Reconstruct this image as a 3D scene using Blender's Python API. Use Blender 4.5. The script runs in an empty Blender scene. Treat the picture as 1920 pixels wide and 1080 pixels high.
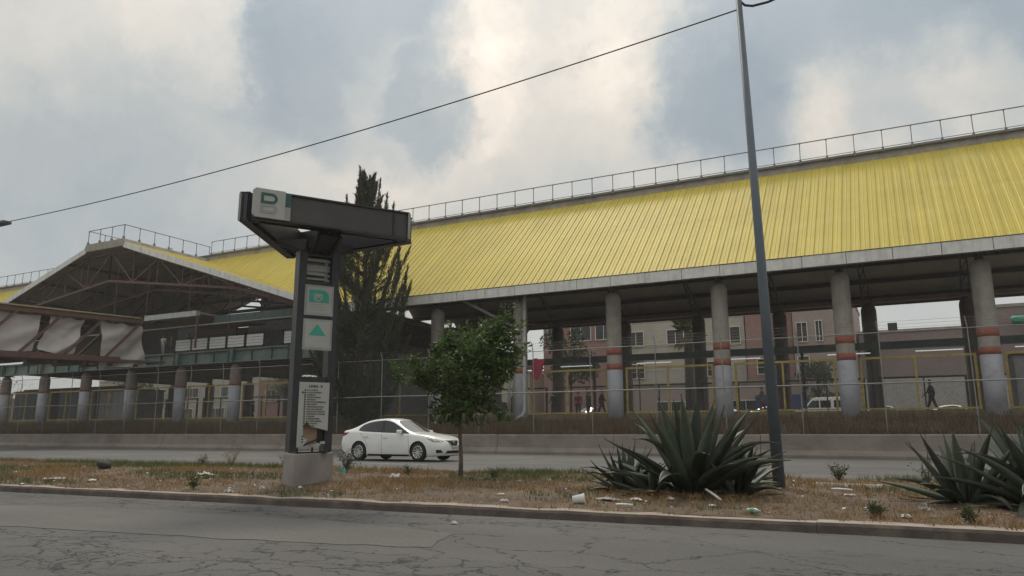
import bpy, bmesh, math, random
from mathutils import Vector, Matrix, noise as mnoise
random.seed(7)
R = math.radians
scene = bpy.context.scene
col = scene.collection

# ------------------------------------------------------------------ camera
cam_d = bpy.data.cameras.new('camera'); cam = bpy.data.objects.new('camera', cam_d); col.objects.link(cam)
cam.location = (0, 0, 1.05); cam.rotation_euler = (R(90 + 11), 0, R(27.8))
cam_d.sensor_width = 36; cam_d.lens = 1400 / 1920 * 36; cam_d.clip_start = .05; cam_d.clip_end = 3000
scene.camera = cam
scene.render.resolution_x = 1024; scene.render.resolution_y = 576

# ------------------------------------------------------------------ world, sun, exposure
SUN_EL, SUN_AZ = R(52), R(-34)      # azimuth from +Y towards +X (the sun stands behind the station)
def dir_px(px, py):                 # direction seen at a point of the view, used to set where cloud banks stand in the sky
    m = cam.rotation_euler.to_matrix()
    return (m @ Vector(((px - 960) / 1400, (540 - py) / 1400, -1))).normalized()
world = bpy.data.worlds.new('World'); scene.world = world; world.use_nodes = True
nt = world.node_tree; nt.nodes.clear()
def N(t, **k):
    n = nt.nodes.new(t)
    for a, b in k.items(): setattr(n, a, b)
    return n
L = nt.links.new
def val(n, i, v): n.inputs[i].default_value = v
def math_node(op, a, b=None, c=None, clamp=False):
    n = N('ShaderNodeMath', operation=op); n.use_clamp = clamp
    for i, v in enumerate((a, b, c)):
        if v is None: continue
        if hasattr(v, 'is_linked'): L(v, n.inputs[i])
        else: n.inputs[i].default_value = v
    return n.outputs[0]
tc = N('ShaderNodeTexCoord')
nrm = N('ShaderNodeVectorMath', operation='NORMALIZE'); L(tc.outputs['Generated'], nrm.inputs[0])
def wnoise(vec, scale, detail, rough, dist=0.0):
    n = N('ShaderNodeTexNoise'); L(vec, n.inputs['Vector']); val(n, 'Scale', scale); val(n, 'Detail', detail); val(n, 'Roughness', rough); val(n, 'Distortion', dist)
    return n
wn = wnoise(nrm.outputs[0], 7.0, 10, .64)
sub = N('ShaderNodeVectorMath', operation='SUBTRACT'); L(wn.outputs['Color'], sub.inputs[0]); sub.inputs[1].default_value = (.5, .5, .5)
scl = N('ShaderNodeVectorMath', operation='SCALE'); L(sub.outputs[0], scl.inputs[0]); scl.inputs['Scale'].default_value = .22
warp = N('ShaderNodeVectorMath', operation='ADD'); L(nrm.outputs[0], warp.inputs[0]); L(scl.outputs[0], warp.inputs[1])
def blob(px, py, rad, amt, soft=.5):
    d = dir_px(px, py)
    dist = N('ShaderNodeVectorMath', operation='DISTANCE'); L(warp.outputs[0], dist.inputs[0]); dist.inputs[1].default_value = d
    mr = N('ShaderNodeMapRange', interpolation_type='SMOOTHSTEP'); L(dist.outputs['Value'], mr.inputs['Value'])
    r = rad / 1427
    val(mr, 'From Min', r * (1 + soft)); val(mr, 'From Max', r * (1 - soft)); val(mr, 'To Min', 0); val(mr, 'To Max', amt)
    return mr.outputs[0]
bl = [
    (680, 120, 195, -.24, .22), (790, 200, 80, -.13, .3), (520, 150, 120, -.11, .5), (480, 220, 60, -.05, .5), (250, 140, 90, -.06, .6),
    (900, 55, 90, .17, .5), (900, 160, 80, .10, .6), (1010, 110, 190, .13, .8), (1190, 75, 100, .13, .7), (1150, 190, 90, .10, .7), (960, 260, 150, .08, .9),
    (330, 60, 110, .16, .5), (200, 110, 90, .08, .6), (30, 60, 90, .12, .6), (640, 290, 190, .15, .7), (330, 230, 160, .06, .8), (760, 250, 120, .09, .7),
    (1600, 70, 300, -.22, .45), (1330, 180, 120, -.17, .5), (1780, 130, 170, -.14, .6), (1270, 240, 70, -.10, .6), (1085, 110, 40, -.16, .6),
    (1560, 200, 90, .15, .8), (1640, 225, 120, .12, .9), (1890, 185, 100, .24, .6), (1700, 250, 150, .20, .8), (1450, 270, 110, .13, .8), (1250, 290, 80, .10, .8),
    (120, 330, 300, -.08, .8), (1030, 280, 120, -.06, .8), (250, 400, 200, -.05, .8),
]
acc = None
for b in bl:
    o = blob(*b); acc = o if acc is None else math_node('ADD', acc, o)
n2 = wnoise(warp.outputs[0], 2.4, 8, .55, .3)
n3 = wnoise(warp.outputs[0], 11.0, 10, .66, .2)
v = math_node('MULTIPLY_ADD', n2.outputs['Fac'], .22, .37)
v = math_node('ADD', v, acc)
v = math_node('MULTIPLY_ADD', math_node('SUBTRACT', n3.outputs['Fac'], .5), .24, v)
ramp = N('ShaderNodeValToRGB'); L(v, ramp.inputs[0])
cr = ramp.color_ramp
cr.elements[0].position = .10; cr.elements[0].color = (.27, .315, .355, 1)
cr.elements[1].position = 1.0; cr.elements[1].color = (.92, .83, .74, 1)
for p, c in ((.30, (.35, .39, .415)), (.48, (.475, .49, .475)), (.64, (.62, .585, .53)), (.82, (.80, .72, .63))):
    e = cr.elements.new(p); e.color = (*c, 1)
sky = N('ShaderNodeTexSky', sky_type='NISHITA'); sky.sun_disc = False; sky.sun_elevation = SUN_EL; sky.sun_rotation = SUN_AZ
sky.dust_density = 3; sky.air_density = 1.2
bg1 = N('ShaderNodeBackground'); L(sky.outputs[0], bg1.inputs[0]); val(bg1, 'Strength', .06)
sepz = N('ShaderNodeSeparateXYZ'); L(nrm.outputs[0], sepz.inputs[0])
over = N('ShaderNodeMapRange', interpolation_type='SMOOTHSTEP'); L(sepz.outputs['Z'], over.inputs['Value'])      # an overcast sky brightens towards the zenith
val(over, 'From Min', .3); val(over, 'From Max', 1.0); val(over, 'To Min', 1.0); val(over, 'To Max', 1.9)
bg2 = N('ShaderNodeBackground'); L(ramp.outputs[0], bg2.inputs[0]); L(over.outputs[0], bg2.inputs['Strength'])
mx = N('ShaderNodeMixShader'); val(mx, 'Fac', .93); L(bg1.outputs[0], mx.inputs[1]); L(bg2.outputs[0], mx.inputs[2])
wo = N('ShaderNodeOutputWorld'); L(mx.outputs[0], wo.inputs[0])

sun_d = bpy.data.lights.new('sun', 'SUN'); sun = bpy.data.objects.new('sun', sun_d); col.objects.link(sun)
sun_d.energy = 1.5; sun_d.angle = R(12); sun_d.color = (1, .90, .77)
sd = Vector((math.sin(SUN_AZ) * math.cos(SUN_EL), math.cos(SUN_AZ) * math.cos(SUN_EL), math.sin(SUN_EL)))
sun.rotation_euler = sd.to_track_quat('Z', 'Y').to_euler(); sun.location = sd * 100
scene.cycles.max_bounces = 5; scene.cycles.volume_bounces = 0; scene.cycles.use_adaptive_sampling = True; scene.cycles.adaptive_threshold = .02; scene.cycles.diffuse_bounces = 3; scene.cycles.glossy_bounces = 2; scene.cycles.transmission_bounces = 4; scene.cycles.transparent_max_bounces = 6
vs = scene.view_settings; vs.view_transform = 'Standard'; vs.look = 'None'; vs.exposure = 0.22; vs.gamma = 1

# ------------------------------------------------------------------ materials
MATS = {}
def mat(name, c, rough=.7, metal=0.0, var=.25, scale=3.0, dirt=None, dirt_amt=.5, dscale=.6, bump=0.0, bscale=40.0, stretch=None, island=0.0, spec=.5, trans=0.0, alpha=1.0, coat=0.0, emit=0.0, streak=None):
    if name in MATS: return MATS[name]
    m = bpy.data.materials.new(name); m.use_nodes = True; MATS[name] = m
    t = m.node_tree; bs = t.nodes['Principled BSDF']
    bs.inputs['Roughness'].default_value = rough; bs.inputs['Metallic'].default_value = metal
    bs.inputs['Specular IOR Level'].default_value = spec
    bs.inputs['Coat Weight'].default_value = coat
    geo = t.nodes.new('ShaderNodeNewGeometry')
    vec = geo.outputs['Position']
    if stretch:
        mp = t.nodes.new('ShaderNodeMapping'); mp.inputs['Scale'].default_value = stretch; t.links.new(vec, mp.inputs['Vector']); vec = mp.outputs[0]
    n = t.nodes.new('ShaderNodeTexNoise'); n.inputs['Scale'].default_value = scale; n.inputs['Detail'].default_value = 6; n.inputs['Roughness'].default_value = .6
    t.links.new(vec, n.inputs['Vector'])
    mr = t.nodes.new('ShaderNodeMapRange'); mr.inputs['From Min'].default_value = .3; mr.inputs['From Max'].default_value = .7
    mr.inputs['To Min'].default_value = 1 - var; mr.inputs['To Max'].default_value = 1 + var * .7
    t.links.new(n.outputs['Fac'], mr.inputs['Value'])
    mul = t.nodes.new('ShaderNodeVectorMath'); mul.operation = 'SCALE'; mul.inputs[0].default_value = c[:3]; t.links.new(mr.outputs[0], mul.inputs['Scale'])
    cur = mul.outputs[0]
    if island:
        m2 = t.nodes.new('ShaderNodeMapRange'); m2.inputs['To Min'].default_value = 1 - island; m2.inputs['To Max'].default_value = 1 + island
        t.links.new(geo.outputs['Random Per Island'], m2.inputs['Value'])
        s2 = t.nodes.new('ShaderNodeVectorMath'); s2.operation = 'SCALE'; t.links.new(cur, s2.inputs[0]); t.links.new(m2.outputs[0], s2.inputs['Scale']); cur = s2.outputs[0]
    if dirt:
        n2 = t.nodes.new('ShaderNodeTexNoise'); n2.inputs['Scale'].default_value = dscale; n2.inputs['Detail'].default_value = 8; n2.inputs['Roughness'].default_value = .65
        if streak:
            mp2 = t.nodes.new('ShaderNodeMapping'); mp2.inputs['Scale'].default_value = streak; t.links.new(geo.outputs['Position'], mp2.inputs['Vector']); t.links.new(mp2.outputs[0], n2.inputs['Vector'])
        else: t.links.new(geo.outputs['Position'], n2.inputs['Vector'])
        m3 = t.nodes.new('ShaderNodeMapRange'); m3.inputs['From Min'].default_value = .48; m3.inputs['From Max'].default_value = .72; m3.inputs['To Max'].default_value = dirt_amt
        t.links.new(n2.outputs['Fac'], m3.inputs['Value'])
        mix = t.nodes.new('ShaderNodeMix'); mix.data_type = 'RGBA'; t.links.new(m3.outputs[0], mix.inputs['Factor']); t.links.new(cur, mix.inputs['A']); mix.inputs['B'].default_value = (*dirt, 1)
        cur = mix.outputs['Result']
    t.links.new(cur, bs.inputs['Base Color'])
    if trans: bs.inputs['Transmission Weight'].default_value = trans
    if alpha < 1: bs.inputs['Alpha'].default_value = alpha
    if emit: t.links.new(cur, bs.inputs['Emission Color']); bs.inputs['Emission Strength'].default_value = emit
    if bump:
        nb = t.nodes.new('ShaderNodeTexNoise'); nb.inputs['Scale'].default_value = bscale; nb.inputs['Detail'].default_value = 5; t.links.new(geo.outputs['Position'], nb.inputs['Vector'])
        bp = t.nodes.new('ShaderNodeBump'); bp.inputs['Strength'].default_value = bump; bp.inputs['Distance'].default_value = .02
        t.links.new(nb.outputs['Fac'], bp.inputs['Height']); t.links.new(bp.outputs[0], bs.inputs['Normal'])
    return m

def leaf_mat(name, c1, c2, rough=.5, transl=.25):
    m = bpy.data.materials.new(name); m.use_nodes = True; t = m.node_tree; bs = t.nodes['Principled BSDF']; bs.inputs['Roughness'].default_value = rough
    bs.inputs['Specular IOR Level'].default_value = .35
    geo = t.nodes.new('ShaderNodeNewGeometry'); rp = t.nodes.new('ShaderNodeValToRGB'); t.links.new(geo.outputs['Random Per Island'], rp.inputs[0])
    rp.color_ramp.elements[0].color = (*c1, 1); rp.color_ramp.elements[1].color = (*c2, 1)
    t.links.new(rp.outputs[0], bs.inputs['Base Color'])
    if transl:
        tr = t.nodes.new('ShaderNodeBsdfTranslucent'); t.links.new(rp.outputs[0], tr.inputs[0])
        mx = t.nodes.new('ShaderNodeMixShader'); mx.inputs[0].default_value = transl; t.links.new(bs.outputs[0], mx.inputs[1]); t.links.new(tr.outputs[0], mx.inputs[2])
        t.links.new(mx.outputs[0], t.nodes['Material Output'].inputs[0])
    return m

def roof_paint():
    m = bpy.data.materials.new('yellow_roof_paint'); m.use_nodes = True; t = m.node_tree; bs = t.nodes['Principled BSDF']; bs.inputs['Roughness'].default_value = .6
    lk, nn = t.links.new, t.nodes.new; geo = nn('ShaderNodeNewGeometry'); oi = nn('ShaderNodeObjectInfo')
    def noise(sc, stretch, det=6):
        mp = nn('ShaderNodeMapping'); mp.inputs['Scale'].default_value = stretch; lk(geo.outputs['Position'], mp.inputs['Vector']); n = nn('ShaderNodeTexNoise'); n.inputs['Scale'].default_value = sc; n.inputs['Detail'].default_value = det; n.inputs['Roughness'].default_value = .65; lk(mp.outputs[0], n.inputs['Vector']); return n.outputs['Fac']
    def mr(x, a, b, c, d):
        n = nn('ShaderNodeMapRange'); lk(x, n.inputs['Value'])
        for k, q in zip(('From Min', 'From Max', 'To Min', 'To Max'), (a, b, c, d)): n.inputs[k].default_value = q
        return n.outputs[0]
    def mul(a, b):
        n = nn('ShaderNodeMath'); n.operation = 'MULTIPLY'; lk(a, n.inputs[0]); lk(b, n.inputs[1]); return n.outputs[0]
    f = mul(mr(oi.outputs['Random'], 0, 1, .93, 1.05), mr(noise(.35, (1, 1, 1)), .3, .7, .90, 1.08)); f = mul(f, mr(noise(2.2, (2.2, .10, .10)), .35, .7, 1.03, .93))
    sc = nn('ShaderNodeVectorMath'); sc.operation = 'SCALE'; sc.inputs[0].default_value = (.55, .432, .058); lk(f, sc.inputs['Scale']); cur = sc.outputs[0]
    for fac, c in ((mr(noise(1.3, (2.6, .16, .16), 9), .62, .80, 0, .28), (.30, .21, .07)), (mr(noise(3.0, (1.2, 1.2, 1.2), 4), .70, .76, 0, .6), (.16, .10, .045)), (mr(noise(.8, (.6, .6, .6)), .52, .75, 0, .35), (.62, .53, .20))):
        mx = nn('ShaderNodeMix'); mx.data_type = 'RGBA'; lk(fac, mx.inputs['Factor']); lk(cur, mx.inputs['A']); mx.inputs['B'].default_value = (*c, 1); cur = mx.outputs['Result']
    lk(cur, bs.inputs['Base Color'])
    bp = nn('ShaderNodeBump'); bp.inputs['Strength'].default_value = .25; bp.inputs['Distance'].default_value = .05; lk(noise(1.8, (1, .5, .5), 3), bp.inputs['Height']); lk(bp.outputs[0], bs.inputs['Normal']); return m
M_yellow = roof_paint()
M_fascia = mat('white_fascia', (.72, .71, .67), .6, var=.12, dirt=(.30, .27, .23), dirt_amt=.55, streak=(3, 3, .35), dscale=1.2)
M_deck = mat('roof_lining', (.36, .33, .28), .8, var=.15, scale=.8)
M_darksteel = mat('dark_steel', (.045, .042, .042), .6, var=.3)
M_rust = mat('rust_red_steel', (.13, .062, .050), .65, var=.3, dirt=(.07, .04, .03), dscale=1.5)
M_teal = mat('teal_steel', (.055, .105, .10), .55, var=.2, dirt=(.20, .19, .15), dirt_amt=.7, dscale=.5)
M_tealgirder = mat('weathered_teal_girder', (.10, .155, .145), .6, var=.2, dirt=(.28, .26, .20), dirt_amt=.9, dscale=.35)
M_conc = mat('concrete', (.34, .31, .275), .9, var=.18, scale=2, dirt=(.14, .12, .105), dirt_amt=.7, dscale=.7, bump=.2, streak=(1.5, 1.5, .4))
M_conc_dark = mat('dark_concrete', (.13, .105, .10), .9, var=.25, scale=2)  # darker concrete tone for rear columns, decks and stair steps
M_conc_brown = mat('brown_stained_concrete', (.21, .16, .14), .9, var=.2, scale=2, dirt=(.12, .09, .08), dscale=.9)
M_lilac = mat('lilac_paint', (.385, .385, .43), .7, var=.12, scale=1.5, dirt=(.25, .23, .21), dirt_amt=.75, dscale=1.1, bump=.15, bscale=8)
M_orange = mat('orange_band_paint', (.33, .095, .06), .7, var=.25, dirt=(.30, .20, .16), dirt_amt=.9, dscale=1.2)
M_yframe = mat('yellow_tube_paint', (.40, .30, .075), .6, var=.25, dirt=(.16, .11, .06), dirt_amt=.8, dscale=2)
M_galv = mat('galvanised_steel', (.27, .265, .25), .55, metal=.3, var=.2)
M_rail = mat('grey_rail_paint', (.20, .195, .19), .6, var=.2)
M_post = mat('blue_grey_pole_paint', (.095, .118, .142), .5, var=.15, scale=1.5, dirt=(.13, .135, .14), dirt_amt=.4, dscale=2.5)
M_barrier = mat('barrier_concrete', (.225, .19, .165), .9, var=.16, scale=1.2, dirt=(.12, .098, .085), dirt_amt=.8, dscale=.7, bump=.3, streak=(.8, .8, 1.6))
M_black = mat('black_plastic', (.012, .012, .013), .5, var=.2)
M_white = mat('white_paint', (.74, .74, .71), .5, var=.08)
M_tarp = mat('dusty_grey_tarpaulin', (.50, .45, .43), .8, var=.06, scale=1.4, dirt=(.38, .34, .32), dirt_amt=.4, dscale=1.2)
M_bark = mat('bark', (.13, .10, .08), .9, var=.35, scale=9, bump=.5, bscale=25)
M_bark_dark = mat('dark_bark', (.05, .042, .036), .9, var=.35, scale=6)
M_signsteel = mat('dark_sign_steel', (.026, .028, .032), .45, metal=.2, var=.3, scale=3, dirt=(.05, .045, .042), dirt_amt=.6, dscale=1.2)
M_signface = mat('weathered_sign_sheet', (.070, .060, .056), .5, metal=.2, var=.35, scale=1.5, dirt=(.05, .05, .055), dirt_amt=.8, dscale=1.0, stretch=(1, 1, .5))
M_signwhite = mat('sign_white', (.40, .395, .365), .5, var=.08, dirt=(.42, .40, .35), dirt_amt=.4, dscale=3)
M_signgreen = mat('sign_green', (.03, .34, .25), .5, var=.1)
M_signdarkgreen = mat('sign_dark_green', (.018, .095, .08), .5, var=.1)
M_signgrey = mat('sign_grey', (.30, .30, .28), .5, var=.1)
M_letter = mat('sign_lettering', (.05, .05, .05), .6, var=.1)
M_glass_dark = mat('dark_glass', (.012, .014, .016), .08, var=.1, spec=.6)
M_cardboard = mat('old_plywood', (.30, .21, .14), .8, var=.2, scale=6)

# ------------------------------------------------------------------ mesh helpers
class MB:
    def __init__(s): s.v = []; s.f = []
    def poly(s, pts):
        i = len(s.v); s.v += [tuple(p) for p in pts]; s.f.append(tuple(range(i, i + len(pts)))); return s
    def box(s, c, d, rz=0.0):
        cx, cy, cz = c; x, y, z = d[0] / 2, d[1] / 2, d[2] / 2; i = len(s.v); ca, sa = math.cos(rz), math.sin(rz)
        for dz in (-z, z):
            for dx, dy in ((-x, -y), (x, -y), (x, y), (-x, y)): s.v.append((cx + dx * ca - dy * sa, cy + dx * sa + dy * ca, cz + dz))
        s.f += [tuple(i + k for k in q) for q in ((3, 2, 1, 0), (4, 5, 6, 7), (0, 1, 5, 4), (1, 2, 6, 5), (2, 3, 7, 6), (3, 0, 4, 7))]; return s
    def span(s, a, b):
        return s.box([(a[k] + b[k]) / 2 for k in range(3)], [abs(b[k] - a[k]) for k in range(3)])
    def beam(s, p, q, w, h=None, up=(0, 0, 1)):
        h = w if h is None else h
        p, q = Vector(p), Vector(q); d = (q - p).normalized(); u = Vector(up)
        if abs(d.dot(u)) > .98: u = Vector((0, 1, 0))
        r = d.cross(u).normalized(); u = r.cross(d).normalized(); i = len(s.v)
        for e in (p, q):
            for a, b in ((-1, -1), (1, -1), (1, 1), (-1, 1)): s.v.append(tuple(e + r * (a * w / 2) + u * (b * h / 2)))
        s.f += [tuple(i + k for k in t) for t in ((0, 1, 2, 3), (7, 6, 5, 4), (4, 5, 1, 0), (5, 6, 2, 1), (6, 7, 3, 2), (7, 4, 0, 3))]; return s
    def tube(s, pts, rad, n=8, cap=True):
        pts = [Vector(p) for p in pts]
        if not hasattr(rad, '__len__'): rad = [rad] * len(pts)
        i = len(s.v); prev = None
        for k, p in enumerate(pts):
            d = (pts[min(k + 1, len(pts) - 1)] - pts[max(k - 1, 0)]).normalized()
            u = prev if prev is not None else (Vector((0, 0, 1)) if abs(d.z) < .9 else Vector((1, 0, 0)))
            r = d.cross(u)
            if r.length < 1e-4: r = d.cross(Vector((0, 1, 0)))
            r.normalize(); u = r.cross(d).normalized(); prev = u
            for a in range(n):
                t = 2 * math.pi * a / n; s.v.append(tuple(p + (r * math.cos(t) + u * math.sin(t)) * rad[k]))
        for k in range(len(pts) - 1):
            for a in range(n):
                b = (a + 1) % n; s.f.append((i + k * n + a, i + k * n + b, i + (k + 1) * n + b, i + (k + 1) * n + a))
        if cap:
            s.f.append(tuple(i + a for a in reversed(range(n)))); s.f.append(tuple(i + (len(pts) - 1) * n + a for a in range(n)))
        return s
    def prism(s, poly, z0, z1):
        n = len(poly); i = len(s.v)
        s.v += [(x, y, z0) for x, y in poly] + [(x, y, z1) for x, y in poly]
        s.f.append(tuple(i + k for k in reversed(range(n)))); s.f.append(tuple(i + n + k for k in range(n)))
        for k in range(n): s.f.append((i + k, i + (k + 1) % n, i + n + (k + 1) % n, i + n + k))
        return s
    def extrude(s, pts, vec):
        n = len(pts); i = len(s.v); v = Vector(vec)
        s.v += [tuple(p) for p in pts] + [tuple(Vector(p) + v) for p in pts]
        s.f.append(tuple(i + k for k in reversed(range(n)))); s.f.append(tuple(i + n + k for k in range(n)))
        for k in range(n): s.f.append((i + k, i + (k + 1) % n, i + n + (k + 1) % n, i + n + k))
        return s
    def mesh(s, name, off=(0, 0, 0)):
        me = bpy.data.meshes.new(name); ox, oy, oz = off
        me.from_pydata([(x - ox, y - oy, z - oz) for x, y, z in s.v], [], s.f); me.update(); return me
    def build(s, name, m, parent=None, smooth=False, fix=True, local=False, **tags):
        off = (0, 0, 0) if (parent is None or local) else wloc(parent)
        me = s.mesh(name, off)
        if fix:
            bm = bmesh.new(); bm.from_mesh(me); bmesh.ops.recalc_face_normals(bm, faces=bm.faces); bm.to_mesh(me); bm.free()
        return link(name, me, m, parent, smooth, **tags)
def wloc(o):
    v = Vector((0, 0, 0))
    while o: v += o.location; o = o.parent
    return v
def link(name, me, m, parent=None, smooth=False, loc=None, **tags):
    o = bpy.data.objects.new(name, me); col.objects.link(o)
    if m is not None and me is not None and not me.materials:
        for q in (m if isinstance(m, (list, tuple)) else [m]): me.materials.append(q)
    if smooth: me.polygons.foreach_set('use_smooth', [True] * len(me.polygons))
    if parent: o.parent = parent
    if loc is not None: o.location = loc
    return tag(o, **tags)
def tag(o, label=None, cat=None, group=None, kind=None):
    if label: o['label'] = label
    if cat: o['category'] = cat
    if group: o['group'] = group
    if kind: o['kind'] = kind
    return o
def thing(name, loc, label, cat, group=None, rz=0.0):
    o = bpy.data.objects.new(name, None); o.empty_display_size = .2; col.objects.link(o); o.location = loc; o.rotation_euler.z = rz
    return tag(o, label, cat, group)
def copy_tree(o, parent=None):
    c = o.copy(); col.objects.link(c); c.parent = parent
    for ch in list(o.children): copy_tree(ch, c)
    return c
def evaluated(o):
    bpy.context.view_layer.update(); dg = bpy.context.evaluated_depsgraph_get()
    return bpy.data.meshes.new_from_object(o.evaluated_get(dg))
def bevel_mesh(me, w, seg=2):
    bm = bmesh.new(); bm.from_mesh(me); bmesh.ops.bevel(bm, geom=bm.edges[:], offset=w, segments=seg, affect='EDGES', profile=.6); bm.to_mesh(me); bm.free()
def text_mesh(txt, size, align='LEFT', thick=.002, bold=0.0):
    c = bpy.data.curves.new('text', 'FONT'); c.body = txt; c.size = size; c.align_x = align; c.align_y = 'CENTER'; c.extrude = thick; c.offset = bold; c.resolution_u = 3
    o = bpy.data.objects.new('text', c); col.objects.link(o); me = evaluated(o); bpy.data.objects.remove(o); bpy.data.curves.remove(c); me.materials.clear(); return me
def uneven(x, y, s=1.0): return mnoise.noise(Vector((x * s, y * s, 3.3)))

# ================================================================== SETTING
def asphalt(name, c, cracks, rough=.85):
    m = bpy.data.materials.new(name); m.use_nodes = True; t = m.node_tree; bs = t.nodes['Principled BSDF']; bs.inputs['Roughness'].default_value = rough
    lk = t.links.new; nn = t.nodes.new
    geo = nn('ShaderNodeNewGeometry')
    def noise(sc, det=6, ro=.6, vec=None):
        n = nn('ShaderNodeTexNoise'); n.inputs['Scale'].default_value = sc; n.inputs['Detail'].default_value = det; n.inputs['Roughness'].default_value = ro; lk(vec or geo.outputs['Position'], n.inputs['Vector']); return n
    def mrange(x, a, b, c_, d, smooth=False):
        n = nn('ShaderNodeMapRange'); lk(x, n.inputs['Value'])
        for k, q in zip(('From Min', 'From Max', 'To Min', 'To Max'), (a, b, c_, d)): n.inputs[k].default_value = q
        return n.outputs[0]
    def mth(op, a, b):
        n = nn('ShaderNodeMath'); n.operation = op
        for i, x in enumerate((a, b)):
            if hasattr(x, 'is_linked'): lk(x, n.inputs[i])
            else: n.inputs[i].default_value = x
        return n.outputs[0]
    big = noise(.35); fine = noise(55, 3); mp = nn('ShaderNodeMapping'); mp.inputs['Scale'].default_value = (.06, .8, 1); lk(geo.outputs['Position'], mp.inputs['Vector'])
    tracks = noise(1.0, 4, .5, mp.outputs[0])
    f = mth('MULTIPLY', mrange(big.outputs['Fac'], .3, .7, .82, 1.16), mrange(fine.outputs['Fac'], .25, .75, .72, 1.28))
    f = mth('MULTIPLY', f, mrange(tracks.outputs['Fac'], .3, .7, .84, 1.14))
    grit = noise(19, 3); spots = noise(.9, 5, .7)
    f = mth('MULTIPLY', f, mrange(grit.outputs['Fac'], .3, .7, .86, 1.14)); f = mth('MULTIPLY', f, mrange(spots.outputs['Fac'], .58, .72, 1, .72))
    hgt = fine.outputs['Fac']
    if cracks:
        w = noise(1.5, 6, .66); ad = nn('ShaderNodeVectorMath'); ad.operation = 'MULTIPLY_ADD'; lk(w.outputs['Color'], ad.inputs[0]); ad.inputs[1].default_value = (.9, .9, 0); lk(geo.outputs['Position'], ad.inputs[2])
        for sc, wd, lo, hi, msc, st in ((.36, .0065, .33, .42, .25, (.8, 1.3, 1)), (1.0, .016, .46, .54, .40, (.7, 1.25, 1)), (2.3, .036, .51, .57, .5, (.8, 1.2, 1)), (4.6, .065, .565, .61, .6, (.9, 1.1, 1))):
            ms = nn('ShaderNodeMapping'); ms.inputs['Scale'].default_value = st; ms.inputs['Location'].default_value = (sc * 7.3, sc * 3.1, 0); lk(ad.outputs[0], ms.inputs['Vector'])
            vo = nn('ShaderNodeTexVoronoi'); vo.feature = 'DISTANCE_TO_EDGE'; vo.voronoi_dimensions = '2D'; vo.inputs['Scale'].default_value = sc; lk(ms.outputs[0], vo.inputs['Vector'])
            line = mrange(vo.outputs['Distance'], wd * .45, wd, 1, 0)
            mm = nn('ShaderNodeMapping'); mm.inputs['Scale'].default_value = (.45, 1.3, 1); mm.inputs['Location'].default_value = (sc * 11, 4.2 + sc, 0); lk(geo.outputs['Position'], mm.inputs['Vector'])
            mk = noise(msc, 4, .6, mm.outputs[0]); mask = mrange(mk.outputs['Fac'], lo, hi, 0, 1)
            br = noise(3.5, 3, .6); mask = mth('MULTIPLY', mask, mrange(br.outputs['Fac'], .34, .48, .1, 1))
            k = mth('MULTIPLY', line, mask)
            f = mth('MULTIPLY', f, mth('SUBTRACT', 1, mth('MULTIPLY', k, .95)))
            hgt = mth('SUBTRACT', hgt, mth('MULTIPLY', k, 3))
    sc = nn('ShaderNodeVectorMath'); sc.operation = 'SCALE'; sc.inputs[0].default_value = c; lk(f, sc.inputs['Scale']); lk(sc.outputs[0], bs.inputs['Base Color'])
    bp = nn('ShaderNodeBump'); bp.inputs['Strength'].default_value = .35; bp.inputs['Distance'].default_value = .01; lk(hgt, bp.inputs['Height']); lk(bp.outputs[0], bs.inputs['Normal'])
    return m
M_asph = asphalt('cracked_asphalt', (.074, .071, .069), True)
M_asph2 = asphalt('smooth_asphalt', (.092, .089, .086), False)
M_patch = asphalt('asphalt_patch', (.092, .087, .082), False)
M_soil = mat('dry_soil', (.100, .070, .048), .95, var=.35, scale=2.2, dirt=(.155, .108, .068), dirt_amt=.8, dscale=.8, bump=.6, bscale=14)
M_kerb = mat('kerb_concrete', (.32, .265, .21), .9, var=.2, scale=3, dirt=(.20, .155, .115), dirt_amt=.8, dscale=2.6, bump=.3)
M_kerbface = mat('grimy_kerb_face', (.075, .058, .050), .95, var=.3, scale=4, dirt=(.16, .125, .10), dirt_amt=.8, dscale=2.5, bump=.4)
M_line = mat('worn_road_paint', (.33, .33, .32), .8, var=.3, scale=4)
M_ground = mat('far_ground', (.14, .12, .10), .95)
M_floor = mat('station_paving', (.22, .20, .18), .85, var=.15)

def kerb_y(x):
    return 8.98 + .053 * min(x, 0) - .0 if x < 0 else 8.98 - .002 * x
def far_y(x): return 17.2 + .075 * min(x, 0)
XS = [-95 + 2.5 * i for i in range(51)]
def strip(name, fa, fb, z, m, n=1, zf=None, xs=XS):
    b = MB(); k = n + 1
    for x in xs:
        for j in range(k):
            y = fa(x) + (fb(x) - fa(x)) * j / n; b.v.append((x, y, z if zf is None else zf(x, y)))
    for i in range(len(xs) - 1):
        for j in range(n): b.f.append((i * k + j, (i + 1) * k + j, (i + 1) * k + j + 1, i * k + j + 1))
    return b.build(name, m, kind='structure', smooth=True, fix=False)
MB().poly([(-300, -300, -.25), (300, -300, -.25), (300, 300, -.25), (-300, 300, -.25)]).build('ground', M_ground, kind='structure', fix=False)
strip('near_road', lambda x: -14, lambda x: kerb_y(x) + .05, 0, M_asph)
pc = [(-9.6, 5.15), (-5.5, 5.75), (-4.1, 6.1), (-4.4, 7.0), (-6.2, 7.35), (-10.5, 7.05), (-13.5, 6.2)]; po = []
for (x0, y0), (x1, y1) in zip(pc, pc[1:] + pc[:1]):
    for k in range(24): t = k / 24; x_, y_ = x0 + (x1 - x0) * t, y0 + (y1 - y0) * t; po.append((x_ + .07 * uneven(x_, y_, 2.3), y_ + .06 * uneven(x_ + 9, y_, 2.9) + .03 * uneven(x_, y_, 9), .004))
pp = MB().poly(po)
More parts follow.
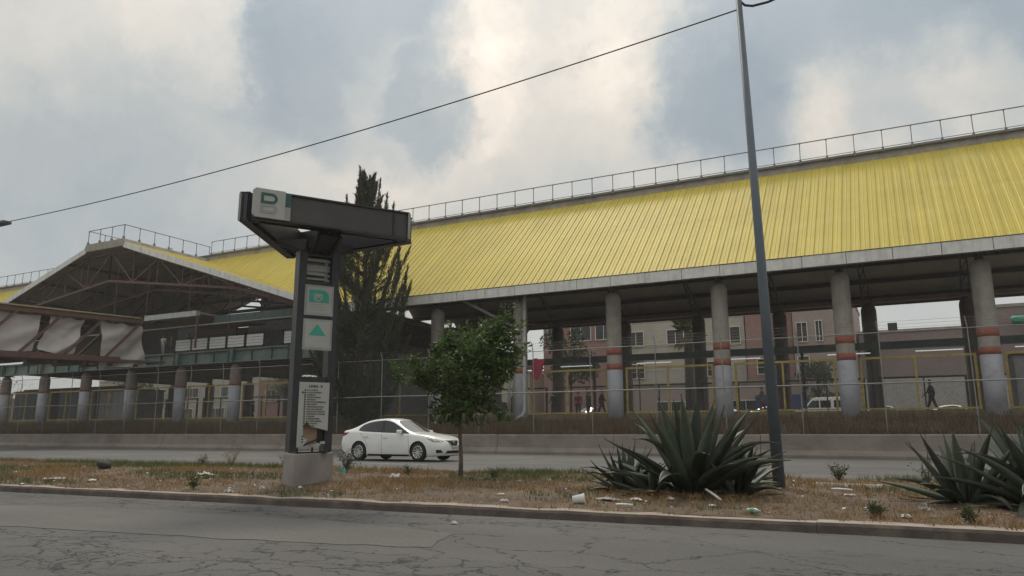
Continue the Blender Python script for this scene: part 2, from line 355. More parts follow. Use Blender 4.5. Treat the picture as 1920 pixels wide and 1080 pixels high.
pp.build('asphalt_patch', M_patch, kind='structure', fix=False)
def med_z(x, y):
    t = (y - kerb_y(x)) / max(.1, far_y(x) - kerb_y(x)); return .108 + .10 * math.sin(math.pi * max(0, min(1, t))) + .035 * uneven(x, y, .9) * math.sin(math.pi * max(0, min(1, t)))
xs_f = [-60 + .4 * i for i in range(185)]
strip('median_soil', lambda x: kerb_y(x) + .16, lambda x: far_y(x) - .04, 0, M_soil, n=26, zf=med_z, xs=xs_f)
# near kerb: cast in lengths with open joints
kb = bpy.data.objects.new('kerb', None); col.objects.link(kb); tag(kb, kind='structure')
x = -60.0; k = 0
while x < 13:
    ln = random.uniform(2.4, 3.4); a, b_ = x + .002, x + ln - .002; g = MB(); e = random.uniform(-.005, .005)
    n = 8
    for i in range(n + 1):
        q = a + (b_ - a) * i / n; y = kerb_y(q) + e + .02 * uneven(q, 2, 1.7); zt = .105 + e + .016 * uneven(q, 7, 2.1)
        g.v += [(q, y - .03, -.02), (q, y, zt - .03), (q, y + .03, zt), (q, y + .21, zt + .012), (q, y + .21, -.02)]
    for i in range(n):
        for j in range(4): g.f.append((i * 5 + j, (i + 1) * 5 + j, (i + 1) * 5 + j + 1, i * 5 + j + 1))
    g.f.append((4, 3, 2, 1, 0)); g.f.append(tuple(n * 5 + j for j in range(5)))
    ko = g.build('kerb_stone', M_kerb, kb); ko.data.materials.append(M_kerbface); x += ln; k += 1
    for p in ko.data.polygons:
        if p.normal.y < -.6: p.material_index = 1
FZ = .05
strip('far_road', lambda x: far_y(x) - .2, lambda x: 33.2, FZ, M_asph2, n=2)
strip('road_edge_strip', lambda x: far_y(x) - .10, lambda x: far_y(x) + .10, 0, M_kerb, n=1, zf=lambda x, y: FZ + .06)
lm = bpy.data.objects.new('lane_marking', None); col.objects.link(lm); tag(lm, kind='structure')
for yy, st in ((20.6, 4.6), (24.0 - 1.2, 9), (28.3, 9)):
    x = -80
    while x < 12:
        MB().poly([(x, yy, FZ + .004), (x + 3, yy, FZ + .004), (x + 3, yy + .12, FZ + .004), (x, yy + .12, FZ + .004)]).build('dash', M_line, lm, fix=False); x += 9 + .001 * st
strip('edge_line', lambda x: far_y(x) + .35, lambda x: far_y(x) + .47, FZ + .004, M_line)
strip('barrier_edge_line', lambda x: 32.0, lambda x: 32.12, FZ + .004, M_line)

# concrete barrier: one wall cast in lengths
bar = thing('concrete_barrier', (0, 32.6, FZ), 'long stained concrete crash barrier behind the white car', 'barrier')
x = -96.0
while x < 16:
    ln = random.choice((5.6, 6.0, 6.4)); dz = random.uniform(-.012, .012); dy = random.uniform(-.01, .01)
    prof = [(32.42, FZ - .05), (32.42, .18), (32.56, .38), (32.66, .96 + dz), (32.70, 1.0 + dz), (32.86, 1.0 + dz), (32.90, .96 + dz), (33.0, .3), (33.1, FZ - .05)]
    MB().extrude([(x + .012, y + dy, z) for y, z in prof], (ln - .024, 0, 0)).build('barrier_segment', M_barrier, bar); x += ln
# bank behind the barrier, station floor, street behind
def bank_z(x, y):
    t = max(0, min(1, (y - 32.9) / 6.3)); return .82 + 1.0 * t + .06 * uneven(x, y, .6)
strip('grass_bank', lambda x: 32.95, lambda x: 39.3, 0, M_soil, n=8, zf=bank_z, xs=[-95 + 1.2 * i for i in range(95)])
MB().span((-110, 39.1, .5), (16, 62, 1.86)).build('station_floor', M_floor, kind='structure')
MB().poly([(-300, 62, 1.80), (300, 62, 1.80), (300, 300, 1.80), (-300, 300, 1.80)]).build('back_street', M_asph2, kind='structure', fix=False)

# ================================================================== STATION
FLZ = 1.86
st = thing('railway_station', (-30, 48.8, FLZ), 'elevated railway station under a long yellow ribbed metal roof', 'station')
YE, ZE, YC1, ZC, YR = 38.5, 9.62, 46.5, 16.78, 48.8          # eave, cap edge, ridge line
SL = (ZC - ZE) / (YC1 - YE); YE2 = 58.45; ZE2 = ZE + SL * (2 * YR - YE - 58.45); YC2 = 2 * YR - YC1
XA, XB = -104.0, 15.0
TX, TH, TZ = -58.6, 2.45, 16.55                              # cross roof: ridge centre, half cap, height
TSL = .315; TXR = -34.3; TXL = 2 * TX - TXR
def cross_z(x): return TZ - TSL * max(0, abs(x - TX) - TH)
def valley_y(x):                                             # where the cross roof meets the main slope
    if x < TXL or x > TXR: return YE
    return max(YE, min(YC1, YE + (cross_z(x) - ZE) / SL))
# main roof: lining with depth, then one sheet after another
rf = MB()
rf.poly([(XA, YE, ZE - .10), (XB, YE, ZE - .10), (XB, YC1, ZC - .10), (XA, YC1, ZC - .10)])
main_roof = MB()
def slab(b, x0, x1, pts, th):   # extruded cross section along X
    b.extrude([(x0, y, z) for y, z in pts] + [(x0, y, z - th) for y, z in reversed(pts)], (x1 - x0, 0, 0))
slab(main_roof, TXR, XB, [(YE, ZE - .06), (YC1, ZC - .06)], .08)
slab(main_roof, XA, TXL, [(YE, ZE - .06), (YC1, ZC - .06)], .08)
slab(main_roof, TXR, XB, [(YC2, ZC - .06), (YE2, ZE2 - .06)], .08)
slab(main_roof, XA, TXL, [(YC2, ZC - .06), (YE2, ZE2 - .06)], .08)
n = 24
for i in range(n):
    x0 = TXL + (TXR - TXL) * i / n; x1 = TXL + (TXR - TXL) * (i + 1) / n; y0 = min(YC1 - .1, max(valley_y(x0), valley_y(x1)) + .15)
    slab(main_roof, x0, x1, [(y0, ZE + SL * (y0 - YE) - .06), (YC1, ZC - .06)], .08); slab(main_roof, x0, x1, [(YC2, ZC - .06), (2 * YR - y0, ZE + SL * (y0 - YE) - .06)], .08)
roof_o = main_roof.build('main_roof', M_deck, st)
W = .42
def sheet_mesh(w, ln, rib=.045):
    # flat pan with a trapezoid rib at its joint and a low one in the middle; u along the width, v down the slope, z normal
    us = [(0, 0), (.015, rib), (.055, rib), (.075, 0), (w * .55, 0), (w * .55 + .02, rib * .35), (w * .55 + .05, rib * .35), (w * .55 + .07, 0), (w + .012, .004)]
    b = MB()
    for v_ in (0, ln):
        b.v += [(u, v_, z) for u, z in us] + [(u, v_, z - .012) for u, z in us]
    k = len(us)
    for i in range(k - 1):
        b.f.append((i, i + 1, 2 * k + i + 1, 2 * k + i)); b.f.append((k + i + 1, k + i, 3 * k + i, 3 * k + i + 1))
    if ln > 3:
        for v0 in (ln * .52,):
            i0 = len(b.v); b.v += [(u, v0, z + .005) for u, z in us] + [(u, v0 + .05, z + .003) for u, z in us]; b.v += [(u, v0, z) for u, z in us]
            for q in range(k - 1): b.f.append((i0 + q, i0 + q + 1, i0 + k + q + 1, i0 + k + q)); b.f.append((i0 + 2 * k + q, i0 + 2 * k + q + 1, i0 + q + 1, i0 + q))
    b.f.append(tuple(range(k)) + tuple(reversed(range(k, 2 * k)))); b.f.append(tuple(reversed(range(2 * k, 3 * k))) + tuple(range(3 * k, 4 * k)))
    me = b.mesh('roof_sheet'); bm = bmesh.new(); bm.from_mesh(me); bmesh.ops.recalc_face_normals(bm, faces=bm.faces); bm.to_mesh(me); bm.free(); me.materials.append(M_yellow); return me
slope_len = math.hypot(YC1 - YE, ZC - ZE)
ang = math.atan2(ZC - ZE, YC1 - YE)
mcache = {}
def get_sheet(ln):
    key = round(ln, 2)
    if key not in mcache: mcache[key] = sheet_mesh(W, ln)
    return mcache[key]
sp = wloc(roof_o)
x = XA; cnt = 0
while x < XB - W:
    y0 = valley_y(x + W / 2)
    ln = slope_len * (YC1 - y0) / (YC1 - YE) + .06
    if ln > .3:
        o = link('roof_sheet', get_sheet(ln), None, roof_o); j = random.uniform(-.012, .012)
        # sheet origin at the lower end, v pointing up-slope
        o.location = Vector((x, y0 - .06 * math.cos(ang) + j, ZE + SL * (y0 - YE) - .06 * math.sin(ang) + j + random.uniform(0, .006))) - sp
        o.rotation_euler = (ang, 0, random.uniform(-.0008, .0008)); cnt += 1
    x += W
# eave fascia
fp = MB().span((-1.0, -.035, 0), (1.0, .035, .56)).mesh('fascia_panel'); fp.materials.append(M_fascia)
fp_n = MB().span((-.985, -.04, 0), (.985, .04, .56)).mesh('fascia_panel'); fp_n.materials.append(M_fascia)
x = TXR + 1.2
while x < XB:
    o = link('fascia_panel', fp_n, None, roof_o); o.location = Vector((x, YE - .06 + random.uniform(-.006, .006), ZE - .585 + random.uniform(-.008, .008))) - sp; o.rotation_euler = (0, random.uniform(-.003, .003), 0); x += 2.0
x = XA + 1
while x < TXL - 1:
    o = link('fascia_panel', fp_n, None, roof_o); o.location = Vector((x, YE - .06, ZE - .585)) - sp; x += 2.0
MB().span((TXR + .2, YE - .12, ZE - .02), (XB, YE - .02, ZE + .015)).build('eave_flashing', M_darksteel, roof_o)
MB().span((XA, YE2 - .05, ZE2 - .28), (XB, YE2 + .05, ZE2 - .02)).build('rear_fascia', M_conc_brown, roof_o)
MB().span((XA, YE + .05, ZE - .56), (XB, YE + .35, ZE - .50)).build('eave_soffit', M_deck, roof_o)
for side in (0, 1):
    for t in ((.16, .38, .6, .82) if side == 0 else (.16, .30, .44, .58, .72, .86)):
        y = YE + (YC1 - YE) * t; z = ZE + (ZC - ZE) * t - .30
        yy = y if side == 0 else 2 * YR - y
        b = MB()
        if side == 0: b.span((TXR + 1, yy - .08, z - .14), (XB, yy + .08, z + .10))
        else: b.span((XA, yy - .09, z - .2), (XB, yy + .09, z + .10))
        b.build('purlin', M_darksteel, roof_o)
# ridge cap: concrete walkway with railing
cap = MB()
slab(cap, XA, XB, [(YC1 - .12, ZC - .02), (YC1 - .05, ZC + .34), (YC2 + .05, ZC + .34), (YC2 + .12, ZC - .02)], .14)
cap_o = cap.build('ridge_walkway', M_conc, st)
MB().span((XA, YC1 - .25, ZC + .34), (XB, YC1 - .02, ZC + .42)).build('walkway_edge', M_rail, cap_o)
def railing(parent, name, pts, h, spacing, rr=.028, mid=False, toe=True, m=None):
    m = m or M_rail
    r_o = MB(); pts = [Vector(p) for p in pts]
    for a, b in zip(pts, pts[1:]):
        r_o.beam(a + Vector((0, 0, h)), b + Vector((0, 0, h)), rr * 1.8)
        if toe: r_o.beam(a + Vector((0, 0, .12)), b + Vector((0, 0, .12)), .04, .05); r_o.beam(a + Vector((0, 0, .24)), b + Vector((0, 0, .24)), .03, .03)
        if mid: r_o.beam(a + Vector((0, 0, h * .5)), b + Vector((0, 0, h * .5)), rr * 1.3)
    ro = r_o.build(name, m, parent)
    pm = MB(); pm.box((0, 0, h / 2), (rr * 1.5, rr * 1.5, h)); pm.box((0, 0, .06), (.12, .16, .30)); pm.box((0, 0, h - .03), (.09, .09, .05))
    me = pm.mesh('railing_post'); me.materials.append(m); off = wloc(ro)
    for a, b in zip(pts, pts[1:]):
        nn_ = max(1, int(round((b - a).length / spacing)))
        for i in range(nn_ + 1):
            o = link('railing_post', me, None, ro); o.location = a.lerp(b, i / nn_) - off; o.rotation_euler.z = 0
            o.rotation_euler = (random.uniform(-.015, .015), random.uniform(-.015, .015), 0)
    return ro
railing(st, 'ridge_railing', [(TX + TH + .3, YC1 - .12, ZC + .36), (XB, YC1 - .12, ZC + .36)], 1.30, 1.5)
railing(st, 'ridge_railing', [(XA, YC1 - .12, ZC + .36), (TX - TH - .3, YC1 - .12, ZC + .36)], 1.30, 1.5)
# cross roof over the entrance hall
YG = 37.9
hall = MB()
for sgn in (1, -1):
    a = TX + sgn * TH; b_ = TXR if sgn > 0 else TXL; zb = cross_z(b_)
    hall.extrude([(a, YG, TZ - .06), (b_, YG, zb - .06), (b_, YG, zb - .14), (a, YG, TZ - .14)], (0, 59.2 - YG, 0))
hall_o = hall.build('hall_roof', M_deck, st)
hp = wloc(hall_o); hang = math.atan(TSL)
for sgn in (1, -1):
    y = YG
    while y < YC1 - .2:
        # reach from the cap edge down to the valley
        yy = y + W / 2; z_main = ZE + SL * (yy - YE)
        reach = (TZ - max(z_main, cross_z(TXR))) / TSL if yy > YE else (TXR - TX - TH)
        reach = min(reach, TXR - TX - TH)
        if reach > .4:
            ln = reach / math.cos(hang) + .05
            o = link('roof_sheet', get_sheet(ln), None, hall_o)
            # v direction (local +Y) runs from the low end up to the cap
            low = Vector((TX + sgn * (TH + reach), y, TZ - TSL * reach))
            vdir = Vector((-sgn * math.cos(hang), 0, math.sin(hang))); udir = Vector((0, 1, 0)) if sgn > 0 else Vector((0, -1, 0))
            if sgn < 0: low.y += W
            mt = Matrix((udir, vdir, udir.cross(vdir))).transposed().to_4x4(); mt.translation = low - hp; o.matrix_local = mt
        y += W
for sgn in (1, -1):                                           # barge boards on the gable, in lengths
    L_ = (TXR - TX - TH) / math.cos(hang); nb = 13
    for i in range(nb):
        a = TX + sgn * (TH + (TXR - TX - TH) * i / nb); b_ = TX + sgn * (TH + (TXR - TX - TH) * (i + .985) / nb)
        MB().extrude([(a, YG - .07, cross_z(a) + .02), (b_, YG - .07, cross_z(b_) + .02), (b_, YG - .07, cross_z(b_) - .46), (a, YG - .07, cross_z(a) - .46)], (0, .07, 0)).build('barge_board', M_fascia, hall_o)
cap2 = MB(); cap2.extrude([(TX - TH - .15, YG - .1, TZ - .02), (TX - TH, YG - .1, TZ + .28), (TX + TH, YG - .1, TZ + .28), (TX + TH + .15, YG - .1, TZ - .02), (TX + TH, YG - .1, TZ - .35), (TX - TH, YG - .1, TZ - .35)], (0, YC1 - YG + .15, 0))
cap2_o = cap2.build('hall_ridge_walkway', M_conc, st)
railing(st, 'hall_ridge_railing', [(TX + TH - .1, YC1, TZ + .28), (TX + TH - .1, YG, TZ + .28), (TX - TH + .1, YG, TZ + .28), (TX - TH + .1, YC1, TZ + .28)], 1.2, 1.5, toe=False)
for sgn in (1, -1):
    for t in (.12, .3, .48, .66, .84):
        x_ = TX + sgn * (TH + (TXR - TX - TH) * t); z_ = cross_z(x_) - .28
        MB().span((x_ - .08, YG + .1, z_ - .12), (x_ + .08, YC1 + 1, z_ + .1)).build('purlin', M_darksteel, hall_o)
def hall_truss(y, m):
    b = MB(); pts = []
    n_ = 8
    for sgn in (1, -1):
        prev = None
        for i in range(n_ + 1):
            x_ = TX + sgn * (TXR - TX) * i / n_; zt = cross_z(x_) - .55; zb = min(zt - .25, 13.6 - .13 * abs(x_ - TX) ) if i < n_ else zt - .3
            top, bot = Vector((x_, y, zt)), Vector((x_, y, zb))
            if i: b.beam(prev[0], top, .14, .16); b.beam(prev[1], bot, .14, .18); b.beam(prev[0] if i % 2 else prev[1], bot if i % 2 else top, .09)
            b.beam(top, bot, .08); prev = (top, bot)
    return b.build('hall_truss', m, st)
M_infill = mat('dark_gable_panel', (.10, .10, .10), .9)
for x0, x1 in ((TXL + .5, -71.5), (-62.5, TXR - .5)):
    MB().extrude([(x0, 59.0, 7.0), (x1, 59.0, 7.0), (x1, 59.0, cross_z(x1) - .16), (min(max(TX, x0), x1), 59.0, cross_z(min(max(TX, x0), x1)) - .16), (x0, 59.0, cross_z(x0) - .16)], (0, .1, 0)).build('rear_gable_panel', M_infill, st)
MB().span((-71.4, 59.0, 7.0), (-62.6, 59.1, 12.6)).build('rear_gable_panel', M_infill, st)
hall_truss(YG + .7, M_rust); hall_truss(YG + 5.2, M_rust); hall_truss(YG + 9.5, M_darksteel); hall_truss(YG + 15, M_darksteel)
for x_, z0 in ((-53.5, 10.3), (-48.5, 10.2), (-57.5, 9.6), (-62.5, 9.4), (-44.0, 8.6)):
    MB().beam((x_, YG + .7, z0), (x_, YG + .7, cross_z(x_) - .5), .05).build('hanger_rod', M_rust, st)

# columns
def column_mesh(r, z0, z1, dome, n=20):
    b = MB(); prof = [(r, z0)]
    if dome: prof += [(r, z1 - .55), (r * .93, z1 - .33), (r * .72, z1 - .12), (r * .4, z1), (0.02, z1 + .01)]
    else: prof += [(r, z1 - .35), (r * .86, z1 - .12), (r * .5, z1), (.02, z1 + .005)]
    for rr, z in prof:
        for a in range(n): t = 2 * math.pi * a / n; b.v.append((rr * math.cos(t), rr * math.sin(t), z))
    for k in range(len(prof) - 1):
        for a in range(n): b.f.append((k * n + a, k * n + (a + 1) % n, (k + 1) * n + (a + 1) % n, (k + 1) * n + a))
    return b
def ring_mesh(r, z0, z1, n=20):
    b = MB()
    for rr, z in ((r - .03, z0), (r, z0 + .004), (r, z1 - .004), (r - .03, z1)):
        for a in range(n): t = 2 * math.pi * a / n; b.v.append((rr * math.cos(t), rr * math.sin(t), z))
    for k in range(3):
        for a in range(n): b.f.append((k * n + a, k * n + (a + 1) % n, (k + 1) * n + (a + 1) % n, (k + 1) * n + a))
    return b
CR = .43
def shared(b, name, m):
    me = b.mesh(name); me.materials.append(m); me.polygons.foreach_set('use_smooth', [True] * len(me.polygons)); return me
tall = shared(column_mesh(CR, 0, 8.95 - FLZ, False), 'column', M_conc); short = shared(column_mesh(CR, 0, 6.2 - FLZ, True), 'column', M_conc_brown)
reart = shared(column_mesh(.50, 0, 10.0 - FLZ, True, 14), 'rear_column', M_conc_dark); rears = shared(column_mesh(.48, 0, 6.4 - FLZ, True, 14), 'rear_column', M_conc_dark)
lil = shared(ring_mesh(CR + .008, -.1, 4.53 - FLZ), 'painted_base', M_lilac)
ob1 = shared(ring_mesh(CR + .010, 4.53 - FLZ, 4.88 - FLZ), 'orange_band', M_orange); ob2 = shared(ring_mesh(CR + .010, 5.35 - FLZ, 5.73 - FLZ), 'orange_band', M_orange)
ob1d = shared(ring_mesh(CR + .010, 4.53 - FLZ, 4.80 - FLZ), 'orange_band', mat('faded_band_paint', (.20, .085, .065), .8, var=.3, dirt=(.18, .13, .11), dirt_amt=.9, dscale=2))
st_off = wloc(st)
COLX = [3.42 - 5.985 * k for k in range(-2, 18)]
for x_ in COLX:
    sh = x_ < -36
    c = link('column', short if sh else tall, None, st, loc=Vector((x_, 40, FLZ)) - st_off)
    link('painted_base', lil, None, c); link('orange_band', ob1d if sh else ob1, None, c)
    if not sh:
        link('orange_band', ob2, None, c)
        bb = MB(); bb.box((x_, 40, 9.0), (.34, .34, .16)); bb.beam((x_, 40, 9.0), (x_, 40, 9.45), .12); bb.beam((x_ - .05, 39.9, 9.05), (x_, 38.9, 9.25), .09); bb.beam((x_, 40, 9.1), (x_, 41.2, 11.4), .1)
        bb.build('column_bracket', M_darksteel, c)
    xr = x_ + .55
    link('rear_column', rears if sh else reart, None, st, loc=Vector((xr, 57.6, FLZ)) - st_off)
    if x_ > -36:
        b = MB()                                              # lattice rafter between the columns, seen from below
        for (p0, p1) in (((40, 9.2), (YR, 16.3)), ((57.6, 10.1), (YR, 16.3))):
            a = Vector((x_ + .25, p0[0], p0[1])); e = Vector((x_ + .25, p1[0], p1[1])); d2 = Vector((.0, .35 if p0[0] < 45 else -.35, -.75))
            a2, e2 = a + Vector((.5, 0, -.05)), e + d2
            b.beam(a, e, .10, .12); b.beam(a2, e2, .09, .11)
            for i in range(9):
                b.beam(a.lerp(e, i / 9), a2.lerp(e2, (i + 1) / 9), .05); b.beam(a2.lerp(e2, (i + 1) / 9), a.lerp(e, (i + 1) / 9), .05)
        b.build('roof_truss', M_darksteel, st)
MB().span((-36, 57.3, 10.02), (XB, 57.9, 10.3)).build('rear_tie_beam', M_conc_brown, st)
# teal girder along the back with strip lamps under it
MB().span((-32, 53.8, 6.38), (XB, 54.2, 6.86)).build('teal_girder', M_teal, st)
M_lamp = mat('lit_lamp_tube', (.85, .9, .9), .4, var=.02, emit=.45)
for x_ in (-4.6, .6, 5.9, -11.5, -17.8, -24):
    MB().span((x_, 53.7, 6.14), (x_ + 2.6, 53.85, 6.19)).build('strip_lamp', M_lamp, st)
for x_ in (-21.3, -12.0, -6.2, -2.0, 4.6):
    MB().beam((x_, 54, FLZ), (x_, 54, 6.4), .18).build('girder_post', M_darksteel, st)
# raised passage of the hall: girder spans over the short columns, deck, wall, railings
GX = [x_ for x_ in COLX if x_ < -30 and x_ > -78] 
for a, b_ in zip(GX[1:], GX[:-1]):
    g = MB(); g.span((a + .28, 39.62, 6.32), (b_ - .28, 39.70, 7.2)); g.span((a + .28, 39.45, 7.12), (b_ - .28, 39.95, 7.2)); g.span((a + .28, 39.45, 6.24), (b_ - .28, 39.95, 6.32))
    go = g.build('passage_girder', M_tealgirder, st)
    for x_ in (a + 2.0, b_ - 2.0): MB().beam((x_, 39.55, 6.33), (x_, 39.55, 7.11), .03, .12).build('stiffener', M_teal, go)
for a in GX:
    h_ = MB(); h_.span((a - .27, 39.3, 6.18), (a - .23, 40.4, 7.25)); h_.span((a + .23, 39.3, 6.18), (a + .27, 40.4, 7.25)); h_.span((a - .23, 39.42, 6.22), (a + .23, 39.5, 7.2)); h_.build('girder_seat', M_tealgirder, st)
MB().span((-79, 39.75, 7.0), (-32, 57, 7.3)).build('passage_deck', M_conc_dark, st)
for x_ in (-73, -67, -61, -55, -49, -43, -37): MB().span((x_ - .15, 40, 6.35), (x_ + .15, 57, 6.99)).build('deck_beam', M_darksteel, st)
pr = railing(st, 'passage_railing', [(-51.8, 40.2, 7.3), (-36.2, 40.2, 7.3)], 1.2, 2.0, rr=.03, toe=False, m=M_black)
for i, x_ in enumerate((-50.9, -49, -47, -45, -43.0, -39.2)):
    if i == 5: pass
    p = MB()
    for k in range(4): p.span((x_ - .85, 40.24, 7.5 + k * .22), (x_ + .85, 40.28, 7.69 + k * .22))
    p.build('white_railing_panel', M_white, st)
MB().span((-50.0, 46, 7.3), (-42.2, 52, 11.0)).build('plant_room', mat('dim_grey_render', (.20, .19, .19), .9), st)
MB().span((-43.9, 45.9, 8.2), (-43.1, 46.0, 9.9)).build('plant_room_door', M_black, st)
MB().span((-52.8, 38.0, 9.72), (-46.9, 38.4, 10.12)).build('light_fascia_beam', mat('pale_beam_paint', (.40, .42, .38), .6), st)
MB().span((-52.8, 38.45, 9.9), (-46.9, 45, 10.05)).build('hall_canopy', M_deck, st)
MB().span((-46.8, 39.6, 9.2), (-38.5, 39.95, 9.9)).build('dark_header_beam', M_teal, st)
for x_ in (-46.95,): MB().beam((x_, 38.2, 7.3), (x_, 38.2, 9.8), .12).build('hall_post', M_rust, st)
MB().span((-55.6, 43.4, 7.3), (-53.4, 43.6, 9.9)).build('kiosk_wall', mat('kiosk_dark', (.05, .06, .065), .7), st)
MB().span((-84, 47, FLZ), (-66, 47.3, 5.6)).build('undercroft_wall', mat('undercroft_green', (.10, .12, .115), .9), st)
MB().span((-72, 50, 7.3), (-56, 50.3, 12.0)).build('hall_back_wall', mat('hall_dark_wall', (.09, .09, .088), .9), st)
# stair down to the street, and its grey side wall
sw = MB()
sw.extrude([(-31.5, 41.2, FLZ), (-21.6, 41.2, FLZ), (-21.6, 41.2, FLZ + .3), (-29.4, 41.2, 6.3), (-31.5, 41.2, 6.3)], (0, .16, 0))
sw_o = sw.build('stair_side_wall', mat('grey_render', (.125, .125, .12), .9, var=.15), st)
for i in range(18):
    MB().span((-21.9 - i * .42 - .42, 41.4, FLZ + .1 + i * .22), (-21.9 - i * .42, 44, FLZ + .3 + i * .22)).build('stair_step', M_conc_dark, sw_o)
# down pipe and eave brace
dp = MB(); dp.tube([(-19.85, 39.25, 9.15), (-19.85, 39.25, 2.3), (-19.95, 39.1, 2.05), (-20.25, 38.7, 1.75)], .11, 10); dp.build('down_pipe', mat('pale_pipe', (.40, .40, .37), .6, dirt=(.22, .19, .16), dscale=1.5), st, smooth=True)
dp2 = MB(); dp2.tube([(-20.9, 39.3, 6.6), (-20.9, 39.3, 2.0)], .10, 8); dp2.build('down_pipe', mat('pale_pipe', (.4, .4, .37)), st, smooth=True)
MB().beam((-24.2, 39.2, 9.2), (-21.2, 40.6, 7.5), .16).build('eave_brace', M_galv, st)
MB().beam((-28.0, 56, 9.6), (-30.5, 57, 6.9), .16).build('rear_brace', M_darksteel, st)
for a, b_ in (((-31, 52, 10.3), (-22, 47, 8.4)), ((-36, 53, 10.7), (-24, 46.5, 9.0))): MB().beam(a, b_, .14).build('stair_canopy_beam', M_galv, st)
# olive plinth under the yellow fence
MB().span((-100, 40.15, 1.5), (XB, 40.4, 2.12)).build('fence_plinth', mat('olive_plinth', (.16, .13, .07), .9, var=.3), st)

# yellow tube fence panels between the columns
M_ymesh = M_yframe
def yellow_panel_meshes(w, h):
    f = MB(); f.beam((0, 0, 0), (0, 0, h), .11); f.beam((w, 0, 0), (w, 0, h), .11); f.beam((.055, 0, h - .055), (w - .055, 0, h - .055), .09, .11); f.beam((.055, 0, .06), (w - .055, 0, .06), .08)
    mid = MB().beam((w * .49, 0, .1), (w * .49, 0, h - .11), .09)
    wires = MB(); s_ = .20; k = -h
    while k < w:
        for up in (1, -1):
            x0, z0, x1, z1 = k, .1, k + h - .2, h - .1
            if x0 < .06: z0 += .06 - x0; x0 = .06
            if x1 > w - .06: z1 -= x1 - (w - .06); x1 = w - .06
            if x1 > x0 + .05:
                if up < 0: x0, x1 = w - x0, w - x1
                wires.beam((x0, .01 * up, z0), (x1, .01 * up, z1), .005)
        k += s_
    return [q.mesh(nm) for q, nm in ((f, 'frame'), (mid, 'middle_post'), (wires, 'wire_mesh'))]
ym = yellow_panel_meshes(4.8, 2.55)
M_wire = mat('fence_wire', (.20, .20, .19), .5, metal=.5)
for q in ym: q.materials.append(M_yframe if q.name != 'wire_mesh' else M_wire)
for i, (a, b_) in enumerate(zip(COLX[1:], COLX[:-1])):
    o = thing('yellow_fence_panel', (a + .6, 40.27, 2.13), 'x', 'fence', 'yellow fence panels between the station columns')
    ordn = ('first', 'second', 'third', 'fourth', 'fifth', 'sixth', 'seventh', 'eighth', 'ninth', 'tenth', 'eleventh', 'twelfth')
    if i < 2: o['label'] = 'yellow tube fence panel right of the last banded column at the picture edge' if i else 'yellow tube fence panel beyond the right picture edge'
    elif a > -3.5: o['label'] = 'yellow tube fence panel in front of the dark-clothed person at the right'
    elif a > -9.5: o['label'] = 'yellow tube fence panel in the bay with the white van behind'
    elif a > -15.5: o['label'] = 'yellow tube fence panel in the bay with the palm behind'
    elif a > -21.5: o['label'] = 'yellow tube fence panel in the bay right of the white down pipe'
    elif a > -27.5: o['label'] = 'yellow tube fence panel half hidden behind the small leafy tree'
    elif a > -36: o['label'] = 'yellow tube fence panel behind the tall conifer' if a > -33 else 'yellow tube fence panel between the conifer and the totem sign'
    else: o['label'] = 'yellow tube fence panel under the passage, %s bay left of the totem sign' % ordn[i - 8]
    for q, nm in zip(ym, ('frame', 'middle_post', 'wire_mesh')): link(nm, q, None, o)
# dark frames of the rear fence
rp = MB(); rp.beam((0, 0, 0), (0, 0, 2.9), .14); rp.beam((5, 0, 0), (5, 0, 2.9), .14); rp.beam((0, 0, 2.85), (5, 0, 2.85), .12); rp.beam((0, 0, .15), (5, 0, .15), .12); rp.beam((2.6, 0, .1), (2.6, 0, 2.8), .09)
rpm = rp.mesh('rear_fence_panel'); rpm.materials.append(M_darksteel)
for i, x_ in enumerate(COLX):
    if x_ > 9: continue
    link('rear_fence_panel', rpm, None, None, loc=(x_ + .9, 56.6, FLZ), label='dark steel frame at the back of the station, %s bay from the right' % ('first second third fourth fifth sixth seventh eighth ninth tenth eleventh twelfth thirteenth fourteenth fifteenth sixteenth seventeenth eighteenth nineteenth twentieth'.split()[i - 2]), cat='fence', group='rear fence frames')

# chain-link fence on the bank
cf = thing('chain_link_fence', (-30, 33.55, .9), 'tall chain-link fence with two pipe rails behind the concrete barrier', 'fence')
SP = 3.12; fx = [-82 + SP * i for i in range(31)]; zt, zm = 5.06, 3.02
for z_, rr in ((zt, .020), (zm, .034)):
    b = MB(); pts = [(x_, 33.55, z_ + .025 * uneven(x_, z_, .3)) for x_ in fx]; b.tube(pts, rr, 6); b.build('fence_rail', M_galv, cf, smooth=True)
cfo = wloc(cf)
pm = MB(); pm.tube([(0, 0, -.4), (0, 0, zt - .9 + .05)], .022, 7); pm.tube([(0, 0, zt - .9 + .03), (-.05, -.1, zt - .9 + .45)], .022, 5)
pme = pm.mesh('fence_post'); pme.materials.append(M_galv)
def wire_panel(w, z0, z1, s_):
    b = MB(); h = z1 - z0; k = -h
    while k < w:
        for up in (1, -1):
            x0, a0, x1, a1 = k, z0, k + h, z1
            if x0 < 0: a0 += -x0; x0 = 0
            if x1 > w: a1 -= x1 - w; x1 = w
            if x1 > x0 + .02:
                if up < 0: x0, x1 = w - x0, w - x1
                b.beam((x0, .004 * up, a0), (x1, .004 * up, a1), .0042)
        k += s_
    me = b.mesh('chain_link_mesh'); me.materials.append(M_wire); return me
wp = wire_panel(SP, .05, zt - .9 - .02, .14)
for i, x_ in enumerate(fx):
    o = link('fence_post', pme, None, cf, loc=Vector((x_, 33.55, .9)) - cfo); o.rotation_euler = (random.uniform(-.02, .02), random.uniform(-.02, .02), 0)
    if i < len(fx) - 1: link('chain_link_mesh', wp, None, cf, loc=Vector((x_, 33.57, .9)) - cfo)
